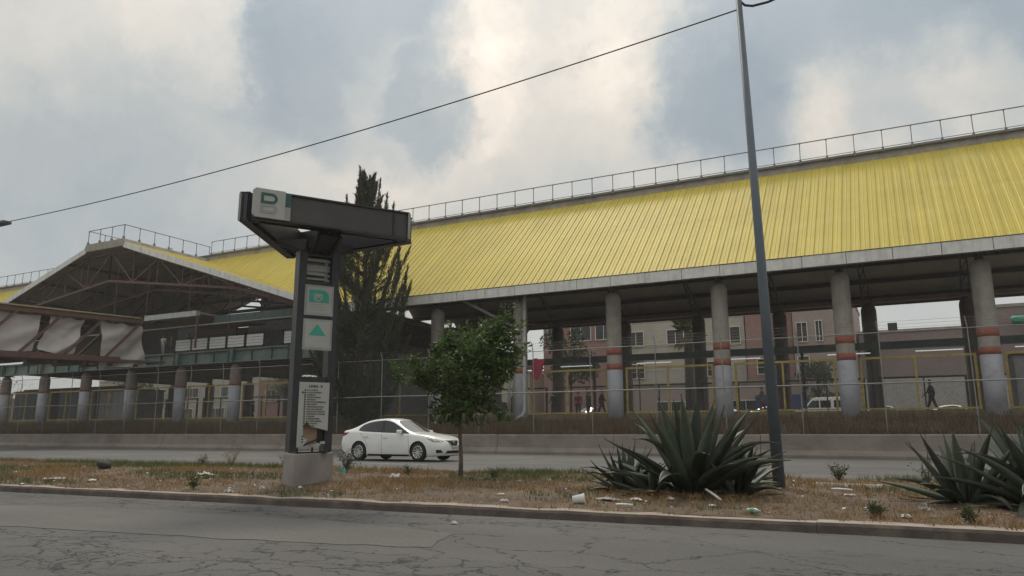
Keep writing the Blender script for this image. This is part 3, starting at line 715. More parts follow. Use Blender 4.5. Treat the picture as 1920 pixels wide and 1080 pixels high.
for z_ in (5.2, 5.33, 5.46):
    MB().tube([(x_, 33.47, z_ + .02 * uneven(x_, z_)) for x_ in fx], .0045, 4).build('barbed_wire', M_wire, cf)
MB().box((-.35, 33.45, 5.25), (.34, .12, .3)).build('fence_plate', M_darksteel, cf)

# ================================================================== FOOTBRIDGE
fb = thing('footbridge', (-52.2, 30, 6.2), 'rust red steel truss footbridge hung with dusty grey sheets', 'footbridge')
BX, BW = -50.4, 3.6
for x_, nm in ((BX, 'truss'), (BX - BW, 'truss')):
    b = MB(); b.span((x_ - .11, 8, 9.08), (x_ + .11, 36.3, 9.40)); b.span((x_ - .11, 8, 6.12), (x_ + .11, 34.6, 6.50)); to = b.build('truss_chord', M_rust, fb)
    y = 36.1
    while y > 9:
        MB().beam((x_, y, 9.1), (x_, y - 2.55, 6.5), .15).build('truss_diagonal', M_rust, fb); y -= 2.95
MB().span((BX - BW + .1, 8, 6.2), (BX - .1, 38.5, 6.36)).build('bridge_deck', M_conc_dark, fb)
MB().span((BX - BW - .25, 8, 9.42), (BX + .22, 36.0, 9.50)).build('bridge_roof', mat('dull_yellow_sheet', (.38, .32, .16), .6, var=.2), fb)
for y in (12, 24.5): MB().tube([(BX - BW / 2, y, 0), (BX - BW / 2, y, 6.2)], .35, 14).build('bridge_pier', M_conc_brown, fb, smooth=True)
for i in range(7): MB().beam((BX - BW, 24 + i * 2, 5.95), (BX, 24 + i * 2, 5.95), .2).build('cross_beam', M_darksteel, fb)
def tarp(corners, seed, label, scallop=.25, fold=1.0):
    # corners: (y, z) of bottom-left, bottom-right, top-right, top-left; the cloth hangs from its top corners and billows
    b = MB(); nx, nz = 44, 30; bl_, br_, tr_, tl_ = [Vector((y, z)) for y, z in corners]; ph = seed * 1.7
    for i in range(nx + 1):
        for j in range(nz + 1):
            u, v_ = i / nx, j / nz; p = bl_.lerp(br_, u).lerp(tl_.lerp(tr_, u), v_)
            p.y -= scallop * math.sin(math.pi * u) * (1 - v_) ** 1.5 * (1 + .5 * mnoise.noise(Vector((u * 3, seed, 0)))) + .10 * abs(math.sin(math.pi * u * 2)) * v_ ** 6
            p.x += .07 * mnoise.noise(Vector((v_ * 3, seed, u * 2)))
            f_ = .16 * math.sin(5.5 * (v_ - .6 * u) + ph) * math.sin(math.pi * min(1, v_ * 1.05)) + .07 * math.sin(13 * (v_ - .7 * u * u) + ph + mnoise.noise(Vector((u * 2, v_ * 2, seed)))) * (1 - v_ * .4) + .05 * mnoise.noise(Vector((u * 5, v_ * 6, seed + 4))) + .05 * math.sin(14 * u + 2 * v_ + ph) * v_ ** 2
            b.v.append((BX - .30 + f_ * fold, p.x, p.y + .036 * (p.x - 30) - .2))
    for i in range(nx):
        for j in range(nz): b.f.append((i * (nz + 1) + j, (i + 1) * (nz + 1) + j, (i + 1) * (nz + 1) + j + 1, i * (nz + 1) + j + 1))
    return b.build('hanging_sheet', M_tarp, None, smooth=True, fix=False, label=label, cat='tarpaulin', group='grey sheets hung on the footbridge')
tarp(((23.4, 6.5), (28.6, 6.6), (28.9, 9.05), (23.4, 9.05)), 1, 'grey sheet on the footbridge, leftmost, cut by the picture edge', .12, .6)
tarp(((28.9, 6.75), (31.3, 6.55), (31.9, 9.0), (29.6, 9.1)), 2, 'creased grey sheet in the middle of the three on the footbridge', .12, 1.2)
tarp(((33.3, 5.75), (37.0, 5.95), (36.3, 8.95), (33.1, 9.05)), 3, 'large loose grey sheet at the station end of the footbridge', .05, 1.3)
fb.rotation_euler.x = .036; fb.location.z -= .20

# ================================================================== BUILDINGS BEHIND
def building(name, label, x0, x1, y, depth, z0, z1, m, wins, zb=1.8, cornice=None, joints=True):
    o = thing(name, ((x0 + x1) / 2, y + depth / 2, zb), label, 'building')
    b = MB().span((x0, y, zb), (x1, y + depth, z1)).build('wall', m, o)
    if joints:
        for z in (5.2, 8.1, 11.0, 13.9):
            if z < z1 - .3: MB().span((x0 - .02, y - .03, z), (x1 + .02, y, z + .08)).build('floor_band', M_conc, o)
    MB().span((x0 - .1, y - .1, z1), (x1 + .1, y + depth, z1 + .3)).build('parapet', M_conc, o)
    for wx0, wx1, wz0, wz1 in wins:
        w = MB().span((wx0, y - .015, wz0), (wx1, y + .02, wz1)).build('window', M_glass_dark, o)
        f = MB(); t = .07
        f.span((wx0 - t, y - .17, wz1), (wx1 + t, y - .02, wz1 + t)); f.span((wx0 - t, y - .22, wz0 - t), (wx1 + t, y - .02, wz0))
        f.span((wx0 - t, y - .16, wz0), (wx0, y - .02, wz1)); f.span((wx1, y - .16, wz0), (wx1 + t, y - .02, wz1)); f.span(((wx0 + wx1) / 2 - .03, y - .06, wz0), ((wx0 + wx1) / 2 + .03, y - .017, wz1)); f.build('frame', M_fascia, w)
    return o
M_pink = mat('pink_render', (.30, .165, .145), .85, var=.12, dirt=(.20, .13, .11), dirt_amt=.5, dscale=.4)
M_beige = mat('beige_render', (.42, .385, .32), .85, var=.1, dirt=(.27, .24, .20), dirt_amt=.5, dscale=.4)
M_mauve = mat('mauve_render', (.25, .185, .175), .85, var=.12, dirt=(.17, .13, .12), dirt_amt=.5, dscale=.3)
M_pinkb = mat('pale_pink_render', (.33, .26, .23), .85, var=.1)
building('apartment_block', 'pink apartment block with recessed windows left of the beige block', -40.3, -30.4, 85, 12, 1.8, 17.5, M_pink, [(-36.5, -33.9, 12.2, 14.0), (-33.2, -31.2, 12.2, 14.0), (-39.6, -37.6, 12.2, 14.0), (-36.5, -33.9, 8.2, 9.8)])
building('apartment_block', 'beige apartment block behind the palm', -30.2, -15.7, 85.6, 12, 1.8, 17.0, M_beige, [(-29.3, -27.4, 11.2, 12.9), (-24.5, -22.6, 11.2, 12.9), (-18.4, -16.2, 10.9, 12.8), (-29.3, -27.4, 7.4, 9.0), (-21, -19, 7.4, 9)])
building('apartment_block', 'narrow pink block between the beige block and the lamp post', -15.5, -10.6, 85.2, 12, 1.8, 17.2, M_pink, [(-14.4, -12.4, 7.4, 9)])
building('apartment_block', 'pale block with two narrow dark windows right of the lamp post', -10.4, -4.4, 84.2, 12, 1.8, 14.6, M_pinkb, [(-10.0, -9.0, 10.6, 12.6), (-8.1, -7.5, 10.6, 12.7), (-10.1, -9, 7.4, 9)])
building('warehouse', 'long low mauve building seen between the right-hand columns', -4.2, 7.2, 86.5, 20, 1.8, 11.3, M_mauve, [], joints=False)
building('warehouse', 'higher mauve block at the right picture edge', 7.3, 26, 85.8, 20, 1.8, 13.1, M_mauve, [], joints=False)
gt = MB(); gt.tube([(9.2, 84.5, 11.55), (9.4, 84.5, 11.6), (11.6, 84.5, 11.6), (11.8, 84.5, 11.6)], [.3, .42, .42, .3], 14); gt.build('water_tank', mat('green_tank', (.03, .22, .15), .5), None, smooth=True, label='green tank by the mauve block at the right picture edge', cat='tank')
bw = thing('block_wall', (1, 78, 1.8), 'pale grey block wall behind the dark-clothed person at the right', 'wall')
M_block = mat('grey_block', (.36, .34, .31), .9, var=.15, island=.08); blk = MB().span((-.29, -.1, -.145), (.29, .1, .145)).mesh('block'); blk.materials.append(M_block)
MB().span((-4, 78.06, 1.8), (8, 78.2, 6.0)).build('mortar', mat('mortar', (.20, .19, .18), .95), bw)
for r_ in range(14):
    for c_ in range(20):
        o = link('block', blk, None, bw); o.location = (-4.7 + c_ * .6 + (.3 if r_ % 2 else 0), random.uniform(-.012, .012), .15 + r_ * .3)
building('shop', 'low shop with a pinkish front behind the palm', -30, -9, 79, 5, 1.8, 6.0, M_pinkb, [(-16.5, -13, 2.3, 4.3), (-24, -21, 2.3, 4.3)], joints=False)
building('house', 'cream house with small windows seen under the passage girder at the left', -124, -86, 82, 9, 1.8, 9.6, M_beige, [(-118, -114.5, 6.6, 8.0), (-110, -107, 6.6, 8.0), (-102, -99, 6.6, 8.0), (-94, -91, 6.6, 8.0), (-106, -100, 2.2, 4.8), (-97, -93, 2.2, 4.8)], joints=False)
building('house', 'pink house front seen just left of the totem sign post', -84.5, -76, 80.5, 4, 1.8, 8.6, M_pink, [(-83, -81, 5.6, 7.2)], joints=False)
building('house', 'grey house far left behind the first short columns', -160, -126, 84, 9, 1.8, 7.4, M_mauve, [(-150, -146, 4, 5.6), (-140, -136, 4, 5.6)], joints=False)
building('house', 'dim cream house behind the conifer and the stair wall', -74, -42, 84, 9, 1.8, 8.4, M_beige, [(-70, -67, 5.6, 6.8), (-60, -57, 5.6, 6.8), (-50, -47, 5.6, 6.8)], joints=False)
def canopy(label, x0, x1, y, z, c):
    o = thing('street_canopy', ((x0 + x1) / 2, y, 1.8), label, 'canopy'); MB().span((x0, y, z), (x1, y + 2.5, z + .14)).build('canopy_roof', mat('canopy_' + label[:6], c, .7), o)
    for x_ in (x0 + .1, x1 - .1): MB().beam((x_, y + .1, 1.8), (x_, y + .1, z), .1).build('canopy_post', M_darksteel, o)
canopy('red awning on posts by the street behind the leafy tree', -37, -31.5, 64, 7.2, (.36, .05, .05))
canopy('orange-edged awning on posts right of the second banded column', -26.2, -22.9, 70, 7.9, (.34, .12, .08))
rc = MB()
for i in range(9):
    for j in range(7): rc.v.append((-19.5 + i * .11 * (1 - j * .09), 39.6 + .1 * math.sin(i * 1.3 + j), 5.35 - j * .2 + .05 * math.sin(i)))
for i in range(8):
    for j in range(6): rc.f.append((i * 7 + j, (i + 1) * 7 + j, (i + 1) * 7 + j + 1, i * 7 + j + 1))
rc.build('hanging_cloth', mat('crimson_cloth', (.36, .03, .06), .8), None, smooth=True, fix=False, label='crimson cloth hanging beside the white down pipe', cat='cloth')
# kiosks under the passage
def kiosk(label, x0, x1, y, h, c):
    o = thing('market_kiosk', ((x0 + x1) / 2, y, FLZ), label, 'kiosk'); m = mat('kiosk_' + label[:9], c, .6, var=.15, dirt=(.1, .1, .1), dscale=.6)
    MB().span((x0, y, FLZ), (x1, y + 2.4, FLZ + h)).build('body', m, o); n_ = int((x1 - x0) / .8)
    for i in range(n_): MB().span((x0 + (i + .04) * (x1 - x0) / n_, y - .04, FLZ + .15), (x0 + (i + .96) * (x1 - x0) / n_, y - .003, FLZ + h - .15)).build('panel', m, o)
    MB().span((x0 - .1, y - .15, FLZ + h), (x1 + .1, y + 2.5, FLZ + h + .08)).build('kiosk_roof', M_darksteel, o)
kiosk('pale steel kiosk between the third and fourth short columns', -62.6, -57.4, 41.5, 2.75, (.30, .295, .30))
kiosk('dark green steel kiosk at the far left under the passage', -76, -70, 41.8, 3.0, (.075, .095, .095))
kiosk('dark grey steel kiosk beside the pale one under the passage', -68.6, -63.4, 41.6, 2.9, (.08, .09, .095))
kiosk('pale steel cabinet behind the fence at the right picture edge', 4.4, 8.5, 41.3, 2.75, (.33, .34, .36))
kiosk('dark stall behind the totem sign under the passage', -42.5, -37.5, 43, 2.5, (.06, .05, .045))

# ================================================================== CARS
def sedan(paint):
    root = thing('sedan_car', (0, 0, 0), 'x', 'car')
    rows = 11
    # each station: list of (x, half width, z) from sill to centre line
    def low(x, wb, ws, wm, wbelt, zb, zs, zbelt):
        return [(x, wb, zb), (x, ws, zb + .05), (x, wm, zs), (x, wm, zs + .2), (x, wbelt, zbelt)]
    S = []
    S.append([(2.16, .60, .20), (2.20, .66, .24), (2.27, .72, .42), (2.26, .71, .58), (2.20, .67, .70)] + [(2.17, .60, .735), (2.16, .52, .75), (2.15, .44, .76), (2.14, .36, .765), (2.13, .18, .77), (2.13, 0, .77)])
    S.append(low(2.05, .70, .76, .82, .77, .17, .42, .755) + [(2.03, .72, .79), (2.02, .64, .81), (2.01, .55, .82), (2.0, .45, .83), (2.0, .23, .84), (2.0, 0, .845)])
    S.append(low(1.75, .78, .83, .87, .83, .17, .44, .82) + [(1.74, .79, .855), (1.73, .72, .875), (1.72, .62, .89), (1.71, .50, .90), (1.70, .25, .91), (1.70, 0, .915)])
    S.append(low(1.35, .80, .85, .88, .85, .17, .46, .87) + [(1.34, .81, .90), (1.33, .75, .92), (1.33, .66, .935), (1.33, .54, .95), (1.35, .27, .965), (1.37, 0, .97)])
    S.append(low(.98, .80, .85, .88, .855, .17, .46, .90) + [(.95, .825, .925), (.93, .79, .94), (.92, .745, .955), (.93, .70, .965), (1.02, .36, .995), (1.05, 0, 1.005)])
    S.append(low(.70, .80, .85, .88, .86, .17, .46, .915) + [(.62, .835, .94), (.16, .665, 1.335), (.12, .63, 1.375), (.14, .58, 1.395), (.24, .30, 1.42), (.27, 0, 1.425)])
    S.append(low(.30, .80, .85, .88, .865, .17, .46, .93) + [(.24, .84, .95), (-.08, .655, 1.385), (-.10, .62, 1.425), (-.10, .57, 1.45), (-.08, .30, 1.475), (-.08, 0, 1.48)])
    S.append(low(-.22, .80, .85, .88, .867, .17, .46, .945) + [(-.22, .842, .965), (-.26, .65, 1.41), (-.26, .615, 1.45), (-.26, .565, 1.472), (-.26, .30, 1.49), (-.26, 0, 1.495)])
    S.append(low(-.34, .80, .85, .88, .867, .17, .46, .95) + [(-.34, .842, .97), (-.38, .65, 1.41), (-.38, .615, 1.452), (-.38, .565, 1.474), (-.38, .30, 1.49), (-.38, 0, 1.495)])
    S.append(low(-.95, .80, .85, .88, .868, .17, .46, .975) + [(-.95, .842, .995), (-.90, .645, 1.375), (-.90, .61, 1.415), (-.90, .56, 1.44), (-.90, .30, 1.465), (-.90, 0, 1.47)])
    S.append(low(-1.50, .80, .85, .878, .865, .18, .47, 1.0) + [(-1.55, .835, 1.02), (-1.30, .655, 1.275), (-1.24, .61, 1.34), (-1.24, .55, 1.375), (-1.24, .30, 1.40), (-1.24, 0, 1.405)])
    S.append(low(-1.80, .79, .84, .87, .85, .20, .50, 1.01) + [(-1.80, .82, 1.035), (-1.82, .76, 1.07), (-1.84, .68, 1.095), (-1.86, .60, 1.11), (-1.90, .30, 1.125), (-1.91, 0, 1.13)])
    S.append(low(-2.10, .74, .80, .84, .81, .22, .50, .99) + [(-2.11, .78, 1.03), (-2.12, .72, 1.06), (-2.12, .62, 1.075), (-2.12, .52, 1.085), (-2.14, .26, 1.095), (-2.14, 0, 1.10)])
    S.append([(-2.26, .62, .25), (-2.31, .68, .30), (-2.38, .74, .50), (-2.37, .735, .72), (-2.28, .70, .96)] + [(-2.26, .67, 1.02), (-2.25, .60, 1.05), (-2.25, .52, 1.06), (-2.25, .42, 1.065), (-2.25, .21, 1.07), (-2.25, 0, 1.07)])
    v = []; f = []; mi = []
    ns = len(S)
    idx = {}
    for i, s in enumerate(S):
        for j, (x, w, z) in enumerate(s):
            for sg in (1, -1):
                if w == 0 and sg < 0: idx[i, j, -1] = idx[i, j, 1]; continue
                idx[i, j, sg] = len(v); v.append((x, sg * w, z))
    for i in range(ns - 1):
        for j in range(rows - 1):
            g = 0
            if j == 5 and 4 <= i <= 9: g = 1 if i not in (7,) else 4
            if j >= 8 and i == 4: g = 2
            if j >= 8 and i == 10: g = 3
            for sg in (1, -1):
                q = [idx[i, j, sg], idx[i + 1, j, sg], idx[i + 1, j + 1, sg], idx[i, j + 1, sg]]
                f.append(tuple(q if sg < 0 else reversed(q))); mi.append(g)
    for i in (0, ns - 1):                                   # front and rear faces, bowed in plan
        bow = .10 if i == 0 else -.07
        grid = []
        for j in range(rows - 1):
            x, w, z = S[i][j]; line = []
            for u in (1, .6, .2, -.2, -.6, -1):
                if abs(u) == 1: line.append(idx[i, j, int(u)])
                else: line.append(len(v)); v.append((x + bow * (1 - u * u), w * u, z))
            grid.append(line)
        for j in range(rows - 2):
            for k in range(5):
                q = [grid[j][k], grid[j][k + 1], grid[j + 1][k + 1], grid[j + 1][k]]
                f.append(tuple(q if i == 0 else reversed(q))); mi.append(0)
        top = [idx[i, rows - 2, 1]] + [grid[rows - 2][k] for k in range(1, 5)] + [idx[i, rows - 2, -1], idx[i, rows - 1, 1]]
        f.append(tuple(top)); mi.append(0)
    for i in range(ns - 1): f.append((idx[i, 0, 1], idx[i + 1, 0, 1], idx[i + 1, 0, -1], idx[i, 0, -1])); mi.append(5)
    me = bpy.data.meshes.new('shell'); me.from_pydata(v, [], f); me.polygons.foreach_set('material_index', mi)
    for _ in range(6): me.materials.append(paint)
    bm = bmesh.new(); bm.from_mesh(me); bmesh.ops.recalc_face_normals(bm, faces=bm.faces)
    cl = bm.edges.layers.float.get('crease_edge') or bm.edges.layers.float.new('crease_edge')
    for e in bm.edges:
        ms = {fc.material_index for fc in e.link_faces}
        if len(ms) > 1: e[cl] = .9
    bm.to_mesh(me); bm.free()
    o = bpy.data.objects.new('shell', me); col.objects.link(o)
    md = o.modifiers.new('s', 'SUBSURF'); md.levels = 2; md.render_levels = 2
    cut = MB()
    for wx in (1.35, -1.35): cut.tube([(wx, -1.2, .315), (wx, 1.2, .315)], .365, 28)
    # keep the hub side open only: two short cutters each side
    cut = MB()
    for wx in (1.35, -1.35):
        for sg in (1, -1): cut.tube([(wx, sg * 1.2, .325), (wx, sg * .58, .325)], .37, 28)
    cm = cut.mesh('cut'); bm = bmesh.new(); bm.from_mesh(cm); bmesh.ops.recalc_face_normals(bm, faces=bm.faces); bm.to_mesh(cm); bm.free()
    for _ in range(7): cm.materials.append(M_black)
    cm.polygons.foreach_set('material_index', [6] * len(cm.polygons))
    co = bpy.data.objects.new('cut', cm); col.objects.link(co)
    bo = o.modifiers.new('b', 'BOOLEAN'); bo.object = co; bo.operation = 'DIFFERENCE'; bo.solver = 'EXACT'
    me.materials.append(M_black)
    ev = evaluated(o); bpy.data.objects.remove(o); bpy.data.objects.remove(co)
    def pick(sel, name, m, parent, push=0.0):
        bm = bmesh.new(); bm.from_mesh(ev); bmesh.ops.delete(bm, geom=[fc for fc in bm.faces if not sel(fc)], context='FACES')
        if push:
            for q in bm.verts: q.co += q.normal * push
        nm = bpy.data.meshes.new(name); bm.to_mesh(nm); bm.free(); nm.materials.clear(); nm.materials.append(m)
        nm.polygons.foreach_set('material_index', [0] * len(nm.polygons)); return link(name, nm, None, parent, smooth=True)
    body = pick(lambda fc: fc.material_index == 0, 'body', paint, root)
    pick(lambda fc: fc.material_index >= 5, 'underbody', M_black, root)
    pick(lambda fc: fc.material_index == 2, 'windshield', M_wsglass, root)
    pick(lambda fc: fc.material_index == 3, 'rear_window', M_glass_dark, root)
    for sg in (1, -1): pick(lambda fc: fc.material_index == 4 and fc.calc_center_median().y * sg > 0, 'door_pillar', M_black, root)
    for sg, nm in ((1, 'left'), (-1, 'right')):
        for k, (a, b_) in enumerate(((-.3, 9), (-9, -.3))):
            pick(lambda fc: fc.material_index == 1 and fc.calc_center_median().y * sg > 0 and a < fc.calc_center_median().x < b_, 'side_window', M_glass_dark, root)
    # wheels
    tb = MB(); prof = [(.20, -.10), (.285, -.105), (.312, -.085), (.32, -.03), (.32, .03), (.312, .085), (.285, .105), (.20, .10)]; n_ = 32
    for rr, yy in prof:
        for a in range(n_): t = 2 * math.pi * a / n_; tb.v.append((rr * math.cos(t), yy, rr * math.sin(t)))
    for k in range(len(prof) - 1):
        for a in range(n_): tb.f.append((k * n_ + a, k * n_ + (a + 1) % n_, (k + 1) * n_ + (a + 1) % n_, (k + 1) * n_ + a))
    tm = shared(tb, 'tyre', M_tyre)
    rb = MB()
    for a in range(n_):
        t0, t1 = 2 * math.pi * a / n_, 2 * math.pi * (a + 1) / n_
        for (r0, y0), (r1, y1) in (((.222, -.095), (.205, -.11)), ((.205, -.11), (.19, -.09)), ((.19, -.09), (.185, .05))):
            rb.poly([(r0 * math.cos(t0), y0, r0 * math.sin(t0)), (r0 * math.cos(t1), y0, r0 * math.sin(t1)), (r1 * math.cos(t1), y1, r1 * math.sin(t1)), (r1 * math.cos(t0), y1, r1 * math.sin(t0))])
    for k in range(10):
        t = 2 * math.pi * k / 10 + .1; d = Vector((math.cos(t), 0, math.sin(t))); s_ = Vector((-d.z, 0, d.x))
        rb.extrude([tuple(d * .03 + s_ * .016 + Vector((0, -.085, 0))), tuple(d * .195 + s_ * .026 + Vector((0, -.10, 0))), tuple(d * .195 - s_ * .014 + Vector((0, -.10, 0))), tuple(d * .03 - s_ * .016 + Vector((0, -.085, 0)))], (0, .025, 0))
    rb.tube([(0, -.1, 0), (0, -.05, 0)], .045, 14)
    rm = rb.mesh('rim'); bm = bmesh.new(); bm.from_mesh(rm); bmesh.ops.recalc_face_normals(bm, faces=bm.faces); bm.to_mesh(rm); bm.free(); rm.materials.append(M_alloy)
    dm = MB().tube([(0, -.03, 0), (0, .06, 0)], .195, 20).mesh('brake_disc'); dm.materials.append(M_black)
    for wx in (1.35, -1.35):
        for sg in (1, -1):
            w_ = bpy.data.objects.new('wheel', None); col.objects.link(w_); w_.parent = root; w_.location = (wx, sg * .775, .32); w_.rotation_euler.z = 0 if sg < 0 else math.pi
            link('tyre', tm, None, w_); link('rim', rm, None, w_); link('brake_disc', dm, None, w_)
    # details, laid on the real surface
    from mathutils.bvhtree import BVHTree
    bvh = BVHTree.FromPolygons([q.co[:] for q in ev.vertices], [p.vertices[:] for p in ev.polygons])
    def decal(pts, dv, name, m, off=.006, bulge=0.0, cuts=3, parent=None):
        dv = Vector(dv).normalized(); bm = bmesh.new(); vs_ = [bm.verts.new(p) for p in pts]; bm.faces.new(vs_)
        bmesh.ops.poke(bm, faces=bm.faces[:]); bmesh.ops.subdivide_edges(bm, edges=bm.edges[:], cuts=cuts, use_grid_fill=True)
        c = sum((Vector(p) for p in pts), Vector()) / len(pts); rmax = max((Vector(p) - c).length for p in pts)
        for q in bm.verts:
            hit = bvh.ray_cast(q.co + dv * 1.2, -dv, 3.0); edge = any(len(e.link_faces) < 2 for e in q.link_edges)
            if hit[0] is not None: q.co = hit[0] + hit[1] * (off if not edge else .001) * (1 if hit[1].dot(dv) > 0 else -1) + dv * (0 if edge else bulge)
        bmesh.ops.recalc_face_normals(bm, faces=bm.faces[:])
        if bm.faces[:][0].normal.dot(dv) < 0: bmesh.ops.reverse_faces(bm, faces=bm.faces[:])
        nm = bpy.data.meshes.new(name); bm.to_mesh(nm); bm.free(); return link(name, nm, m, parent or root, smooth=True)
    def surf(p, dv):
        dv = Vector(dv).normalized(); hit = bvh.ray_cast(Vector(p) + dv * 1.2, -dv, 3.0); return hit[0] if hit[0] is not None else Vector(p)
    for sg in (-1, 1):
        hv = (.75, .62 * sg, .22)
        ho = decal([(2.2, .46 * sg, .665), (2.1, .60 * sg, .615), (1.95, .80 * sg, .655), (1.72, .84 * sg, .765), (1.70, .84 * sg, .785), (1.95, .76 * sg, .755), (2.15, .56 * sg, .715)], hv, 'headlight', M_headlamp, .012, .008)
        for q, r_ in (((2.12, .60 * sg, .665), .042), ((1.98, .74 * sg, .685), .034)):
            c = surf(q, hv) + Vector(hv) * .014; MB().tube([c, c + Vector(hv) * .012], r_, 12).build('lens', M_chrome, ho, local=True)
        decal([(-2.3, .52 * sg, .86), (-2.2, .74 * sg, .84), (-2.02, .83 * sg, .90), (-1.86, .845 * sg, .985), (-2.05, .82 * sg, .985), (-2.25, .60 * sg, .97)], (-.7, .68 * sg, .1), 'tail_light', M_tail, .012, .006)
        decal([(2.15, .50 * sg, .30), (2.05, .74 * sg, .29), (2.05, .76 * sg, .40), (2.12, .60 * sg, .40)], (.8, .6 * sg, 0), 'fog_lamp_recess', M_black, .008)
        mr = MB(); mr.box((0, 0, 0), (.13, .21, .14)); mm = mr.mesh('mirror'); mm.materials.append(paint); bevel_mesh(mm, .045, 3)
        mo = link('mirror', mm, None, root, smooth=True, loc=(.60, .98 * sg, 1.0)); MB().box((.02, -.10 * sg, -.05), (.06, .12, .04)).build('mirror_arm', M_black, mo, local=True)
        for hx, hz in ((-.10, .80), (-1.0, .835)):
            hb = MB(); hb.box((0, 0, 0), (.20, .03, .035)); hm = hb.mesh('door_handle'); hm.materials.append(M_chrome); bevel_mesh(hm, .012, 2); link('door_handle', hm, None, root, loc=surf((hx, .9 * sg, hz), (0, sg, 0)) + Vector((0, .012 * sg, 0)))
        for zig in ([(.95, .25), (.94, .60), (.90, .90)], [(-.28, .25), (-.285, .6), (-.29, .93)], [(-.95, .45), (-1.0, .62), (-1.12, .78), (-1.30, .97)]):
            for (x0, z0), (x1, z1) in zip(zig, zig[1:]): decal([(x0 - .006, .9 * sg, z0), (x0 + .006, .9 * sg, z0), (x1 + .006, .9 * sg, z1), (x1 - .006, .9 * sg, z1)], (0, sg, .05), 'door_gap', M_black, .003, cuts=2)
        decal([(-.95, .9 * sg, .17), (.95, .9 * sg, .17), (.95, .9 * sg, .235), (-.95, .9 * sg, .235)], (0, sg, 0), 'sill_trim', M_black, .006)
    decal([(2.3, -.36, .71), (2.3, .36, .71), (2.3, .20, .545), (2.3, -.20, .545)], (1, 0, 0), 'grille', M_black, .008)
    for sg in (1, -1):
        p0, p1 = surf((2.2, .40 * sg, .735), (1, 0, 0)), surf((2.2, .22 * sg, .53), (1, 0, 0)); MB().beam(p0 + Vector((.012, 0, 0)), p1 + Vector((.014, 0, 0)), .045, .03).build('grille_trim', M_chrome, root, local=True)
    MB().beam(surf((2.2, -.22, .53), (1, 0, 0)) + Vector((.02, 0, 0)), surf((2.2, .22, .53), (1, 0, 0)) + Vector((.02, 0, 0)), .04, .03).build('grille_trim', M_chrome, root, local=True)
    c = surf((2.2, 0, .635), (1, 0, 0)); em = MB().tube([c, c + Vector((.022, 0, 0))], .055, 16); em.build('emblem', M_chrome, root, local=True); MB().box(c + Vector((.024, 0, 0)), (.01, .15, .028)).build('emblem_bar', M_chrome, root, local=True)
    decal([(2.2, -.46, .27), (2.2, .46, .27), (2.2, .38, .37), (2.2, -.38, .37)], (1, 0, 0), 'lower_intake', M_black, .008)
    c = surf((2.2, 0, .45), (1, 0, 0)); pl = MB().box(c + Vector((.02, 0, 0)), (.02, .34, .15)).build('number_plate', M_plate, root, local=True)
    te = link('plate_text', text_mesh('NEZ 48 62', .07, 'CENTER'), M_letter, pl); te.location = c + Vector((.032, 0, 0)); te.rotation_euler = (math.pi / 2, 0, math.pi / 2)
    c = surf((-2.2, 0, .78), (-1, 0, 0)); MB().box(c - Vector((.015, 0, 0)), (.02, .34, .15)).build('number_plate', M_plate, root, local=True)
    return root
M_carwhite = mat('white_car_paint', (.80, .80, .77), .22, var=.03, coat=.6, dirt=(.62, .59, .54), dirt_amt=.25, dscale=2)
M_wsglass = mat('windshield_glass', (.10, .11, .11), .03, var=.1, spec=.9, coat=.6)
M_tyre = mat('tyre_rubber', (.016, .016, .016), .85, var=.2)
M_alloy = mat('alloy_metal', (.62, .62, .62), .35, metal=.7, var=.08)
M_chrome = mat('chrome', (.7, .7, .7), .15, metal=1.0, var=.05)
M_headlamp = mat('headlamp_glass', (.42, .43, .43), .08, metal=.5, var=.3, scale=14)
M_tail = mat('tail_lamp_red', (.24, .015, .02), .15, var=.2)
M_plate = mat('number_plate', (.55, .55, .53), .5, var=.1)
car = sedan(M_carwhite); car.scale = (.985, 1.03, 1.04)
car.location = (-17.0, 23.4, FZ + .004); car['label'] = 'white four-door sedan driving right along the far road'
def repaint(t, name, m):
    for ch in t.children:
        if ch.type == 'MESH' and ch.data.materials and ch.data.materials[0] == M_carwhite:
            ch.material_slots[0].link = 'OBJECT'; ch.material_slots[0].material = m
M_carred = mat('red_car_paint', (.34, .025, .03), .25, var=.05, coat=.5); M_silver = mat('silver_car_paint', (.42, .43, .44), .3, metal=.3, var=.05)
M_carblue = mat('dark_blue_paint', (.025, .04, .13), .3, var=.05)
for lab, loc, rz, m in (('red car parked behind the station, left of a banded column', (-25.6, 63.6, 1.81), -1.9, M_carred), ('white car parked by the grey block wall at the right', (3.4, 72.5, 1.81), .05, M_carwhite),
                        ('silver car parked by the block wall, left of the dark-clothed person', (-1.6, 72.0, 1.81), .03, M_silver), ('silver car behind the big agave, beyond the station', (-14.6, 66, 1.81), 2.9, M_silver), ('white car beyond the station left of the lamp post', (-10.2, 68.5, 1.81), .1, M_carwhite),
                        ('pale car seen between the conifer trunk and the totem sign', (-45.5, 66, 1.81), .1, M_silver)):
    c = copy_tree(car); c.location = loc; c.rotation_euler.z = rz; c['label'] = lab; c['group'] = 'cars parked behind the station'
    if m is not M_carwhite: repaint(c, lab, m)
